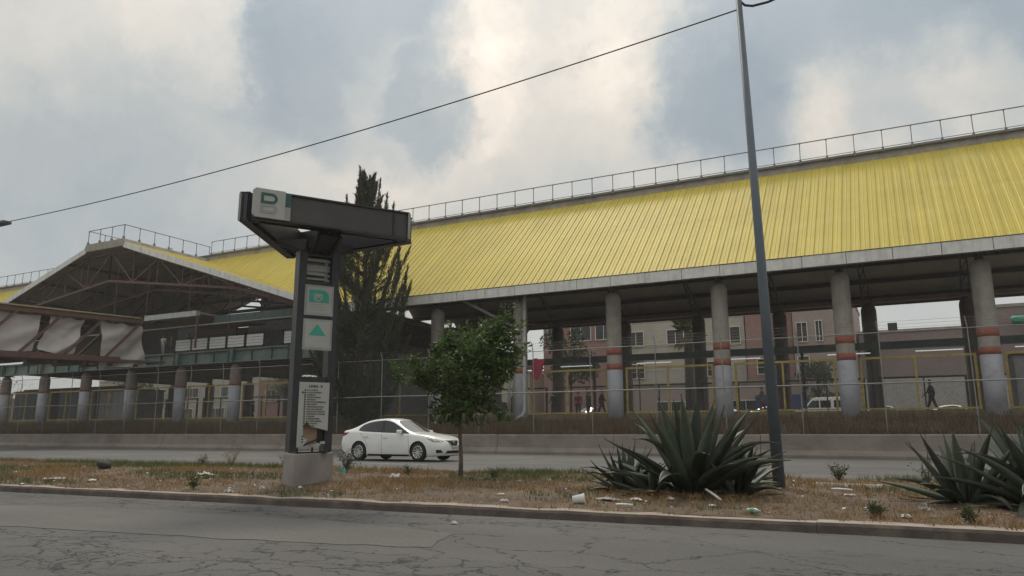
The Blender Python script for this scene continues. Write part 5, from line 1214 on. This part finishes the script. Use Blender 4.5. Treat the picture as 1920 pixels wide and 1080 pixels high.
# agaves
M_agave = mat('agave_leaf', (.030, .039, .025), .55, var=.4, scale=9, dirt=(.062, .074, .05), dirt_amt=.6, dscale=2.2, spec=.5)
M_agave2 = mat('agave_leaf_pale', (.075, .095, .062), .5, var=.25, scale=5, dirt=(.055, .08, .055), dirt_amt=.6, dscale=2.2)
M_spine = mat('agave_spine', (.03, .02, .018), .6); M_agdry = mat('agave_dead_leaf', (.16, .115, .07), .9, var=.3)
def agave_leaf(parent, az, el, ln, wd, curl, rn, m, twist=0.0, base=(0, 0, 0)):
    n_ = 12; b = MB(); p = Vector(base) + Vector((math.cos(az), math.sin(az), 0)) * .07; e = el; pts_ = []
    for i in range(n_ + 1):
        t = i / n_; w = wd * (.62 + .5 * math.sin(math.pi * min(1, t * 1.15)) if t < .5 else (1.12 * (1 - ((t - .5) / .5) ** 1.7))) * (1 if t < .98 else .25)
        d = Vector((math.cos(az) * math.cos(e), math.sin(az) * math.cos(e), math.sin(e))); s = Vector((-math.sin(az), math.cos(az), 0)); s = (Matrix.Rotation(twist * t, 3, d) @ s); nn_ = s.cross(d)
        if nn_.z < 0 and e < R(85): nn_ = -nn_
        th = .05 * (1 - t) * wd / .2 + .006
        pts_.append((p.copy(), s, nn_, max(w, .004) / 2, th)); p = p + d * (ln / n_); e += curl / n_ * (.3 + 1.4 * t)
    for q, s, nn_, w, th in pts_:
        ch = w * .38
        b.v += [tuple(q - s * w + nn_ * ch), tuple(q - s * w * .5 + nn_ * ch * .25), tuple(q), tuple(q + s * w * .5 + nn_ * ch * .25), tuple(q + s * w + nn_ * ch), tuple(q + s * w * .5 - nn_ * th), tuple(q - nn_ * th * 1.5), tuple(q - s * w * .5 - nn_ * th)]
    for i in range(n_):
        for j in range(8): b.f.append((i * 8 + j, (i + 1) * 8 + j, (i + 1) * 8 + (j + 1) % 8, i * 8 + (j + 1) % 8))
    b.f.append(tuple(range(8))); 
    o = b.build('leaf', m, parent, smooth=True, local=True)
    q, s, nn_, w, th = pts_[-1]; dl = (pts_[-1][0] - pts_[-2][0]).normalized()
    tb_ = MB().tube([q - dl * .01, q + dl * .05], [.008, .001], 4); tb_.build('spine', M_spine, o, local=True)
    return o
def agave(label, x, y, z, n_, ln, wd, seed, lo=8, hi=86, dead=5, special=()):
    o = thing('agave_plant', (x, y, z), label, 'plant', 'agaves on the median'); rn = random.Random(seed)
    for k in range(n_):
        t = k / (n_ - 1); el = R(hi - (hi - lo) * t ** .85 + rn.uniform(-11, 9)); az = k * 2.39996 + rn.uniform(-.4, .4)
        l_ = ln * (.72 + .33 * math.sin(math.pi * min(1, .15 + t * .8))) * rn.uniform(.85, 1.08); curl = R(rn.uniform(-38, 12)) if t > .3 else R(rn.uniform(-14, 6))
        if rn.random() < .2 and t > .3: curl = R(rn.uniform(-95, -55))
        agave_leaf(o, az, el, l_, wd * rn.uniform(.85, 1.15), curl, rn, M_agave if rn.random() < .62 else M_agave2, rn.uniform(-.3, .3))
    for k in range(dead): agave_leaf(o, rn.uniform(0, 6.28), R(rn.uniform(2, 14)), ln * .7, wd * .55, R(rn.uniform(-22, 10)), rn, M_agdry, rn.uniform(-1, 1))
    return o
agave('largest agave with broad upright leaves left of the lamp post', -2.92, 11.2, .17, 58, 1.42, .175, 21, lo=10, dead=10)
agave('low spiky young agave clump at the left foot of the largest agave', -3.95, 11.25, .17, 34, .74, .075, 22, lo=6, hi=82)
agave('small agave offshoot with a curled leaf in front of the largest agave', -3.42, 10.9, .16, 16, .68, .10, 23, lo=4, hi=60)
agave('small agave offshoot between the largest agave and the lamp post', -2.30, 11.3, .16, 18, .78, .11, 24, lo=14, hi=80)
agave('big dark agave at the right picture edge', 1.38, 11.05, .17, 52, 1.22, .16, 25, dead=10)
agave('agave with long arching leaves just left of the one at the picture edge', .52, 11.3, .17, 26, .95, .12, 26, lo=10, hi=80)

# weeds, dry grass, litter
def blades(b, x, y, z, n_, h, spread, lean, w, rn):
    for _ in range(n_):
        a = rn.uniform(0, 6.28); r_ = spread * math.sqrt(rn.random()); px, py = x + r_ * math.cos(a), y + r_ * math.sin(a)
        a2 = rn.uniform(0, 6.28); hh = h * rn.uniform(.5, 1.2); l_ = hh * lean * rn.uniform(.2, 1.2); a3 = rn.uniform(0, 3.14); dx, dy = math.cos(a3) * w, math.sin(a3) * w; i = len(b.v)
        b.v += [(px - dx, py - dy, z - .01), (px + dx, py + dy, z - .01), (px + l_ * math.cos(a2), py + l_ * math.sin(a2), z + hh)]; b.f.append((i, i + 1, i + 2))
M_straw = leaf_mat('straw', (.17, .10, .048), (.40, .265, .12), .9, .15); M_green = leaf_mat('green_grass', (.05, .07, .022), (.15, .17, .06), .8, .2)
M_brush = leaf_mat('brown_brush', (.055, .036, .025), (.19, .13, .075), .95, .1); M_weed = leaf_mat('weed_leaf', (.03, .05, .02), (.10, .12, .05), .7, .2)
rn = random.Random(77); gs = MB(); gg = MB(); gd = MB()
for _ in range(25000):
    x = rn.uniform(-34, 4.5); y0, y1 = kerb_y(x) + .12, far_y(x) - .1; y = y0 + (y1 - y0) * rn.random()
    t = (y - y0) / (y1 - y0); nz = mnoise.noise(Vector((x * .45, y * .6, 0))); z = med_z(x, y)
    gr_ = mnoise.noise(Vector((x * .35 + 9, y * .5, 5))) + (.35 if t > .72 else 0) + (.3 if t < .09 else 0)
    if gr_ > .22 and rn.random() < .75: blades(gg, x, y, z, 6, .05 + .06 * rn.random() + (.07 if t > .75 else 0), .07, .6, .006, rn)
    elif nz > -.2 or rn.random() < .35: blades(gs, x, y, z, 6, .03 + .06 * rn.random() ** 2 + (.05 if nz > .3 else 0), .07, .9, .006, rn)
    if rn.random() < .35:                                       # dead leaves and twigs
        s = rn.uniform(.012, .035); a = rn.uniform(0, 6.28); i = len(gd.v); zz = z + .012
        gd.v += [(x + s * math.cos(a), y + s * math.sin(a), zz + rn.uniform(0, .015)), (x - s * .4 * math.sin(a), y + s * .4 * math.cos(a), zz), (x - s * math.cos(a), y - s * math.sin(a), zz + rn.uniform(0, .012)), (x + s * .4 * math.sin(a), y - s * .4 * math.cos(a), zz)]; gd.f.append((i, i + 1, i + 2, i + 3))
gs.build('dry_grass', M_straw, fix=False, label='short dry straw-coloured grass covering the median', cat='grass', kind='stuff')
gg.build('green_grass', M_green, fix=False, label='patches of green grass on the median', cat='grass', kind='stuff')
gd.build('leaf_litter', leaf_mat('dead_leaf', (.09, .06, .04), (.42, .34, .25), .9, 0), fix=False, label='dead leaves and crumbs scattered over the median soil', cat='leaf litter', kind='stuff')
bb = MB(); rn = random.Random(78)
for _ in range(12500):
    x = rn.uniform(-80, 9); y = 33.0 + 6.0 * rn.random() ** 1.15; t = (y - 33) / 6
    d_ = mnoise.noise(Vector((x * .25, y * .3, 2))); blades(bb, x, y, bank_z(x, y), 7, (.22 + .34 * rn.random()) * (1 + .7 * d_) * (1.15 - .35 * t), .22, .55, .011, rn)
bb.build('dry_brush', M_brush, fix=False, label='dense brown dry brush on the bank behind the barrier', cat='brush', kind='stuff')
def weed(label, x, y, h, n_, seed, m=None, white=False):
    rn = random.Random(seed); z = med_z(x, y); o = thing('weed_plant', (x, y, z), label, 'weed', 'weeds on the median'); b = MB(); st_ = MB()
    for k in range(n_):
        a = rn.uniform(0, 6.28); l_ = h * rn.uniform(.25, .6); tip = Vector((x + l_ * math.cos(a), y + l_ * math.sin(a), z + h * rn.uniform(.5, 1.05))); p0 = Vector((x, y, z)); md = p0.lerp(tip, .5) + Vector((0, 0, h * .1)); st_.tube([p0, md, tip], [.006, .004, .002], 4)
        for q in (p0.lerp(md, .6), md, md.lerp(tip, .5), tip): leaves(b, q, (.04, .04, .04), 3, .055, .009, rn, .5)
    st_.build('stems', M_bark, o); b.build('leaves', m or M_weed, o, fix=False)
    if white:
        f_ = MB()
        for k in range(26): a = rn.uniform(0, 6.28); r_ = h * .5 * rn.random(); f_.box((x + r_ * math.cos(a), y + r_ * math.sin(a), z + h * rn.uniform(.75, 1.1)), (.016, .016, .016), a)
        fo = f_.build('seed_heads', M_white, o); fo['kind'] = 'stuff'
weed('bushy weed with white seed heads right of the totem base', -11.0, 13.1, .50, 26, 1, white=True)
weed('dry twiggy weed on the far edge of the median at the left', -16.5, 14.9, .55, 14, 2, M_straw)
weed('small dark weed near the kerb at the left of the totem', -10.7, 8.9, .20, 12, 3)
weed('low dark weed beside the dry twiggy one', -17.4, 14.7, .30, 12, 4)
weed('low weed on the far median edge right of the twiggy one', -14.4, 14.8, .30, 10, 5)
weed('little weed on the far median edge left of the totem', -12.9, 14.7, .26, 10, 6)
weed('rounded grey-green weed right of the lamp post', -1.30, 15.5, .32, 22, 7)
weed('thin upright weed left of the right-hand agaves', .15, 14.9, .45, 12, 8)
weed('green weed at the kerb below the right-hand gap', -.45, 9.5, .14, 12, 9)
weed('green weed at the kerb below the right-hand agaves', .45, 9.45, .15, 12, 10)
weed('small weed between the totem and the leafy tree', -9.2, 12.9, .16, 8, 11)
weed('thin weed beside the leafy tree trunk', -7.2, 12.9, .18, 8, 12)

M_litter = mat('litter_white', (.62, .61, .58), .7, var=.12); M_litgrey = mat('litter_grey', (.34, .33, .32), .8, var=.15)
M_litteal = mat('litter_teal', (.12, .30, .27), .6, var=.15); M_litblue = mat('litter_blue', (.42, .53, .58), .6, var=.1)
def place(o, x, y, rz=0.0, dz=.02, tilt=(0, 0)):
    o.location = (x, y, med_z(x, y) + dz); o.rotation_euler = (tilt[0], tilt[1], rz)
def crumple(label, x, y, sx, sy, sz, m, seed, name='litter_scrap', cat='litter'):
    b = MB(); rn = random.Random(seed); nx, ny = 8, 6
    for i in range(nx + 1):
        for j in range(ny + 1):
            u, v_ = i / nx - .5, j / ny - .5; b.v.append((u * sx + rn.uniform(-.1, .1) * sx / nx * 2, v_ * sy + rn.uniform(-.1, .1) * sy / ny * 2, sz * max(0, mnoise.noise(Vector((u * 5 + seed, v_ * 5, seed))) + .45 - 1.3 * (u * u + v_ * v_)) + rn.uniform(0, .006)))
    for i in range(nx):
        for j in range(ny): b.f.append((i * (ny + 1) + j, (i + 1) * (ny + 1) + j, (i + 1) * (ny + 1) + j + 1, i * (ny + 1) + j + 1))
    o = b.build(name, m, fix=False, label=label, cat=cat, group='litter on the median'); place(o, x, y, rn.uniform(-.6, .6), .015)
    return o
cupm = MB(); n_ = 18
for r_, z in ((.032, 0), (.045, .10), (.049, .102), (.047, .108), (.043, .10), (.031, .006)):
    for a in range(n_): t = 2 * math.pi * a / n_; cupm.v.append((r_ * math.cos(t), r_ * math.sin(t), z))
for k in range(5):
    for a in range(n_): cupm.f.append((k * n_ + a, k * n_ + (a + 1) % n_, (k + 1) * n_ + (a + 1) % n_, (k + 1) * n_ + a))
cupm.f.append(tuple(range(n_)))
cup = cupm.build('foam_cup', M_white, smooth=True, fix=True, label='white foam cup lying on its side near the kerb', cat='cup'); place(cup, -4.06, 9.42, .35, .05, (0, R(84))); cup.scale = (1.5, 1.5, 1.5)
for lab, x, y, ln, r_, rz, tl in (('long white plastic tube leaning at the foot of the largest agave', -2.45, 10.45, .36, .016, -.75, .32), ('short white stick near the kerb left of the tube', -3.32, 9.35, .22, .014, .12, 0), ('thin white stick lying right of the lamp post', -1.0, 12.3, .30, .014, -.3, 0)):
    o = MB().tube([(-ln / 2, 0, 0), (-ln / 6, 0, .006), (ln / 2, 0, 0)], r_, 8).build('plastic_stick', M_white, smooth=True, label=lab, cat='stick', group='white sticks on the median'); place(o, x, y, rz, .03 + abs(tl) * .15, (0, tl))
bt = MB(); prof = [(0, .0), (.032, .002), (.034, .03), (.031, .06), (.034, .09), (.034, .13), (.015, .18), (.013, .20), (0, .201)]
for r_, z in prof:
    for a in range(12): t = 2 * math.pi * a / 12; bt.v.append((r_ * math.cos(t), r_ * math.sin(t), z))
for k in range(len(prof) - 1):
    for a in range(12): bt.f.append((k * 12 + a, k * 12 + (a + 1) % 12, (k + 1) * 12 + (a + 1) % 12, (k + 1) * 12 + a))
M_pet = mat('clear_plastic', (.55, .58, .56), .15, var=.1, trans=.5)
bo_ = bt.build('plastic_bottle', M_pet, smooth=True, label='crushed clear plastic bottle with a green label near the kerb', cat='bottle'); place(bo_, -1.80, 9.30, -.5, .04, (0, R(88)))
lbm = MB().tube([(0, 0, .07), (0, 0, .12)], .0355, 12, cap=False).build('bottle_label', mat('bottle_label', (.06, .25, .08), .6), bo_, local=True)
fr_ = MB(); fr_.span((-.5, -.12, 0), (.5, -.08, .04)); fr_.span((-.5, .08, 0), (.5, .12, .04)); fr_.span((-.5, -.08, .002), (-.44, .08, .038)); fr_.span((.44, -.08, .002), (.5, .08, .038))
o = fr_.build('wooden_frame', M_litter, label='pale broken wooden frame lying right of the lamp post', cat='frame'); place(o, -1.0, 13.3, -.12, .01)
items = [('crumpled white plastic bag in front of the leafy tree, left', -9.0, 12.2, .34, .2, .12, M_litter), ('tied teal plastic bag by the weed right of the totem', -10.75, 12.7, .24, .2, .26, M_litteal), ('pale blue flattened carton near the kerb left of the totem', -9.7, 8.75, .20, .12, .07, M_litblue), ('crumpled white sheet of plastic left of the totem', -12.9, 11.0, .38, .2, .10, M_litter), ('flat grey rain-soaked cardboard sheet at the far left', -15.2, 9.3, .85, .5, .03, M_litgrey), ('white torn paper lying on the grey cardboard', -14.0, 9.3, .28, .16, .04, M_litter),
         ('flat grey rag left of the largest agave near the kerb', -3.75, 9.9, .40, .22, .05, M_litgrey), ('white curl of plastic beside the grey rag', -3.35, 9.95, .20, .12, .05, M_litter), ('white scrap under the low spiky agave', -2.95, 10.15, .14, .08, .05, M_litter), ('small white wrapper right of the totem base', -9.0, 9.6, .10, .07, .05, M_litter), ('white scrap at the totem foot, left', -9.55, 9.3, .09, .07, .06, M_litter),
         ('white scrap in the middle of the median below the leafy tree', -5.4, 9.9, .12, .08, .03, M_litter), ('dark and white wrapper near the kerb below the leafy tree', -5.0, 9.25, .13, .08, .05, M_litter), ('pale strip of wood right of the leafy tree', -4.9, 11.6, .26, .05, .02, M_cardboard), ('white scrap lying on the road by the kerb', -4.85, 7.75, .09, .06, .05, M_litter), ('pale scrap near the kerb far left', -14.6, 8.35, .16, .09, .04, M_litter), ('white scrap near the right-hand weed at the kerb', -.15, 9.55, .13, .08, .06, M_litter), ('crumpled pale paper right of the bottle', .05, 10.3, .16, .1, .06, M_litgrey), ('white foil piece in front of the largest agave', -2.3, 9.75, .12, .07, .03, M_litter), ('white paper beside the pale broken frame', -.85, 11.6, .18, .1, .03, M_litter)]
for k, (lab, x, y, sx, sy, sz, m) in enumerate(items):
    o = crumple(lab, x, y, sx * .8, sy * .8, sz * .8, m, 30 + k)
    if y < kerb_y(x): o.location.z = .012
sc_ = MB(); rn = random.Random(99)
for _ in range(260):
    x = rn.uniform(-20, 3); y = kerb_y(x) + .3 + (far_y(x) - kerb_y(x) - .6) * rn.random() ** 1.4; s = rn.uniform(.012, .04); a = rn.uniform(0, 6.28); z = med_z(x, y) + .02; i = len(sc_.v)
    sc_.v += [(x + s * math.cos(a + k * 1.57) * (1 if k % 2 else .6), y + s * math.sin(a + k * 1.57) * (1 if k % 2 else .6), z + rn.uniform(0, .02)) for k in range(4)]; sc_.f.append((i, i + 1, i + 2, i + 3))
sc_.build('litter_crumbs', M_litter, fix=False, label='tiny white litter crumbs strewn over the median', cat='litter', kind='stuff')
rk = MB(); bm = bmesh.new(); bmesh.ops.create_icosphere(bm, subdivisions=3, radius=.16)
for q in bm.verts: q.co *= 1 + .35 * mnoise.noise(q.co * 6 + Vector((3, 1, 2))); q.co.z *= .75
rme = bpy.data.meshes.new('black_lump'); bm.to_mesh(rme); bm.free(); o = link('rubbish_bag', rme, mat('charred_black', (.02, .019, .018), .8), None, smooth=True, label='charred black lump on the far left of the median', cat='rubbish'); place(o, -17.2, 11.7, 0, .08)

# ================================================================== PEOPLE
def capsule(b, p, q, r0, r1, n_=10, squash=1.0):
    p, q = Vector(p), Vector(q); d = (q - p); pts_, rr = [], []
    for t in (-1, -.7, 0): a = math.asin(min(1, max(-1, t))); pts_.append(p + d.normalized() * r0 * t); rr.append(max(.004, r0 * math.sqrt(max(0, 1 - t * t))))
    for t in (0, .7, 1): pts_.append(q + d.normalized() * r1 * t); rr.append(max(.004, r1 * math.sqrt(max(0, 1 - t * t))))
    b.tube(pts_, rr, n_)
M_skin = mat('skin', (.30, .17, .115), .6, var=.1); M_hair = mat('dark_hair', (.012, .010, .009), .7)
def person(label, loc, rz, shirt, pants, walk=.25, arms=(.2, -.2), elbow=.3, h=1.68, bag=None, cap_=False):
    root = thing('person', loc, label, 'person', rz=rz); s = h / 1.75; b = MB(); V = lambda x, y, z: (x * s, y * s, z * s)
    reg = []
    hip = .92
    for sg, w in ((1, walk), (-1, -walk)):
        kx = math.sin(w) * .45; kz = hip - math.cos(w) * .44; bend = .25 if w < 0 else .06; ax_ = kx + math.sin(w - bend) * .42; az_ = max(.07, kz - math.cos(w - bend) * .42)
        capsule(b, V(0, .09 * sg, hip), V(kx, .095 * sg, kz), .085 * s, .062 * s); capsule(b, V(kx, .095 * sg, kz), V(ax_, .095 * sg, az_), .060 * s, .042 * s); capsule(b, V(ax_ - .05, .095 * sg, .045 if w >= 0 else az_ - .03), V(ax_ + .15, .10 * sg, .035 if w >= 0 else az_ - .04), .042 * s, .035 * s)
    capsule(b, V(0, -.07, .95), V(0, .07, .95), .125 * s, .125 * s); capsule(b, V(0, 0, .98), V(.01, 0, 1.16), .125 * s, .125 * s); capsule(b, V(.01, -.075, 1.30), V(.01, .075, 1.30), .125 * s, .125 * s); capsule(b, V(.0, -.13, 1.42), V(.0, .13, 1.42), .07 * s, .07 * s); capsule(b, V(0, 0, 1.18), V(.01, 0, 1.34), .14 * s, .13 * s)
    capsule(b, V(.0, 0, 1.44), V(.02, 0, 1.56), .055 * s, .052 * s); capsule(b, V(.025, 0, 1.62), V(.02, 0, 1.675), .082 * s, .080 * s); capsule(b, V(.055, 0, 1.57), V(.05, 0, 1.60), .055 * s, .06 * s); capsule(b, V(.10, 0, 1.615), V(.112, 0, 1.605), .014 * s, .014 * s)
    for sg in (1, -1): capsule(b, V(.02, .083 * sg, 1.60), V(.02, .084 * sg, 1.64), .014 * s, .016 * s)
    hands = []
    for sg, a in zip((1, -1), arms):
        ex, ez = math.sin(a) * .29, 1.42 - math.cos(a) * .29; hx, hz = ex + math.sin(a + elbow) * .25, ez - math.cos(a + elbow) * .25
        capsule(b, V(0, .20 * sg, 1.42), V(ex, .225 * sg, ez), .052 * s, .042 * s); capsule(b, V(ex, .225 * sg, ez), V(hx, .215 * sg, hz), .04 * s, .028 * s)
        dx, dz = math.sin(a + elbow), -math.cos(a + elbow); capsule(b, V(hx, .215 * sg, hz), V(hx + dx * .08, .21 * sg, hz + dz * .08), .030 * s, .032 * s)
        for k in range(4): capsule(b, V(hx + dx * .08 + (.02 - .015 * k) * dz, .21 * sg, hz + dz * .08 - (.02 - .015 * k) * dx), V(hx + dx * (.155 - .01 * abs(k - 1.5)) + (.02 - .015 * k) * dz, .195 * sg, hz + dz * .155), .0105 * s, .009 * s, 6)
        capsule(b, V(hx + dx * .03 + .02, .205 * sg, hz + dz * .03), V(hx + dx * .09 + .05, .195 * sg, hz + dz * .09), .012 * s, .01 * s, 6); hands.append((hx + dx * .1, .21 * sg, hz + dz * .1))
    me = b.mesh('body'); o = bpy.data.objects.new('body', me); col.objects.link(o); r_ = o.modifiers.new('r', 'REMESH'); r_.mode = 'VOXEL'; r_.voxel_size = .014; sm = o.modifiers.new('s', 'SMOOTH'); sm.iterations = 2; sm.factor = .5
    ev = evaluated(o); bpy.data.objects.remove(o); ev.materials.clear()
    for m in (M_skin, shirt, pants, M_black): ev.materials.append(m)
    idx_ = []
    for p in ev.polygons:
        x_, y_, z_ = [c / s for c in p.center]
        if z_ < .10: k = 3
        elif abs(y_) > .165 and z_ < 1.5:
            k = 1
            for hq in hands:
                if (Vector((x_, y_, z_)) - Vector(hq)).length < .115: k = 0
        elif z_ < .97: k = 2
        elif z_ < 1.475: k = 1
        else: k = 0
        idx_.append(k)
    ev.polygons.foreach_set('material_index', idx_); bo = link('body', ev, None, root, smooth=True)
    hb = MB(); n_ = 14; prof = [(.090, 1.60), (.096, 1.65), (.094, 1.70), (.075, 1.745), (.035, 1.768), (.004, 1.772)]
    for rr, z in prof:
        for a in range(n_): t = 2 * math.pi * a / n_; f_ = 1.0 if math.cos(t) < .3 else (.92 if z > 1.67 else .70); hb.v.append(((.01 + rr * math.cos(t) * f_) * s, rr * math.sin(t) * .95 * s, (z + (.05 if (math.cos(t) > .3 and z < 1.66) else 0)) * s))
    for k in range(len(prof) - 1):
        for a in range(n_): hb.f.append((k * n_ + a, k * n_ + (a + 1) % n_, (k + 1) * n_ + (a + 1) % n_, (k + 1) * n_ + a))
    hb.build('hair', M_hair, root, smooth=True, local=True)
    if bag:
        hq = hands[1]; q = MB(); q.box((hq[0] * s, (hq[1] - .03) * s, (hq[2] - .22) * s), (.28, .12, .30)); qm = q.mesh('shopping_bag'); bevel_mesh(qm, .035, 2); bo2 = link('carried_bag', qm, bag, None, smooth=True, label='bag carried by the ' + label, cat='bag'); bo2.location = loc; bo2.rotation_euler.z = rz
    return root
cl = lambda n, c: mat('cloth_' + n, c, .9, var=.15)
K, DB, GY, RD, WH, GN = cl('black', (.018, .018, .02)), cl('navy', (.02, .025, .045)), cl('grey', (.13, .135, .14)), cl('red', (.20, .03, .035)), cl('white', (.55, .53, .50)), cl('green', (.03, .05, .03))
person('person in dark clothes walking behind the right-hand fence panel', (.94, 41.6, FLZ), math.pi * .9, DB, K, .3, (.35, -.3), .5, 1.72)
person('person in a grey top and red trousers left of the lamp post', (-6.95, 41.8, FLZ), math.pi, GY, RD, .2, (.5, -.2), .6)
person('person in black walking left of the banded column nearest the agave', (-15.9, 41.4, FLZ), 0.1, K, K, .32, (.4, -.35), .3, 1.7)
person('person in a black coat beside the white down pipe', (-18.9, 41.2, FLZ), 2.6, K, DB, .12, (.2, .1), .9, 1.62)
person('person in a dark red top behind the rear column near the down pipe', (-17.9, 42.6, FLZ), -1.2, RD, K, .1, (.1, -.1), .3, 1.65)
person('person in dark green beside the one in dark red', (-17.05, 42.2, FLZ), -2.0, GN, K, .15, (.1, -.15), .4, 1.65)
person('person in black near the stair behind the leafy tree', (-21.6, 41.1, FLZ), .4, K, DB, .25, (.2, -.2), .5, 1.72)
person('person in dark clothes standing behind the car, under the leafy tree', (-26.4, 40.9, FLZ), -.6, K, K, .14, (.15, -.1), .3, 1.75)
person('person in white on the raised passage beside the footbridge sheets', (-54.1, 40.9, 7.3), -1.2, WH, cl('pale_blue', (.40, .43, .48)), .1, (.2, -.1), 1.6, 1.72)
person('person in beige beside the one in white on the passage', (-53.2, 41.0, 7.3), -2.2, cl('beige', (.22, .18, .15)), cl('brown', (.16, .12, .11)), .1, (.3, -.1), .9, 1.66)
person('person in black on the raised passage behind the white panels', (-51.6, 41.3, 7.3), -1.5, K, K, .15, (.2, -.1), .5, 1.7)
person('person in dark clothes under the passage, left of the totem', (-46.2, 43.5, FLZ), 1.0, K, DB, .2, (.2, -.2), .4, 1.7)
person('person in dark clothes between the totem sign and the conifer', (-36.8, 41.2, FLZ), -.8, GN, K, .2, (.2, -.2), .8, 1.68)

# ================================================================== HAZE: thin dusty city air
hz = MB().span((-302, -302, -1.25), (302, 302, 19.6))
hm_ = bpy.data.materials.new('haze_air'); hm_.use_nodes = True; t_ = hm_.node_tree; t_.nodes.clear(); pv = t_.nodes.new('ShaderNodeVolumePrincipled'); pv.inputs['Color'].default_value = (.93, .91, .87, 1); pv.inputs['Density'].default_value = .0006; pv.inputs['Anisotropy'].default_value = .3
mo_ = t_.nodes.new('ShaderNodeOutputMaterial'); t_.links.new(pv.outputs[0], mo_.inputs['Volume'])
hz.build('haze', hm_, label='thin dusty haze in the air around the station', cat='haze', kind='stuff')
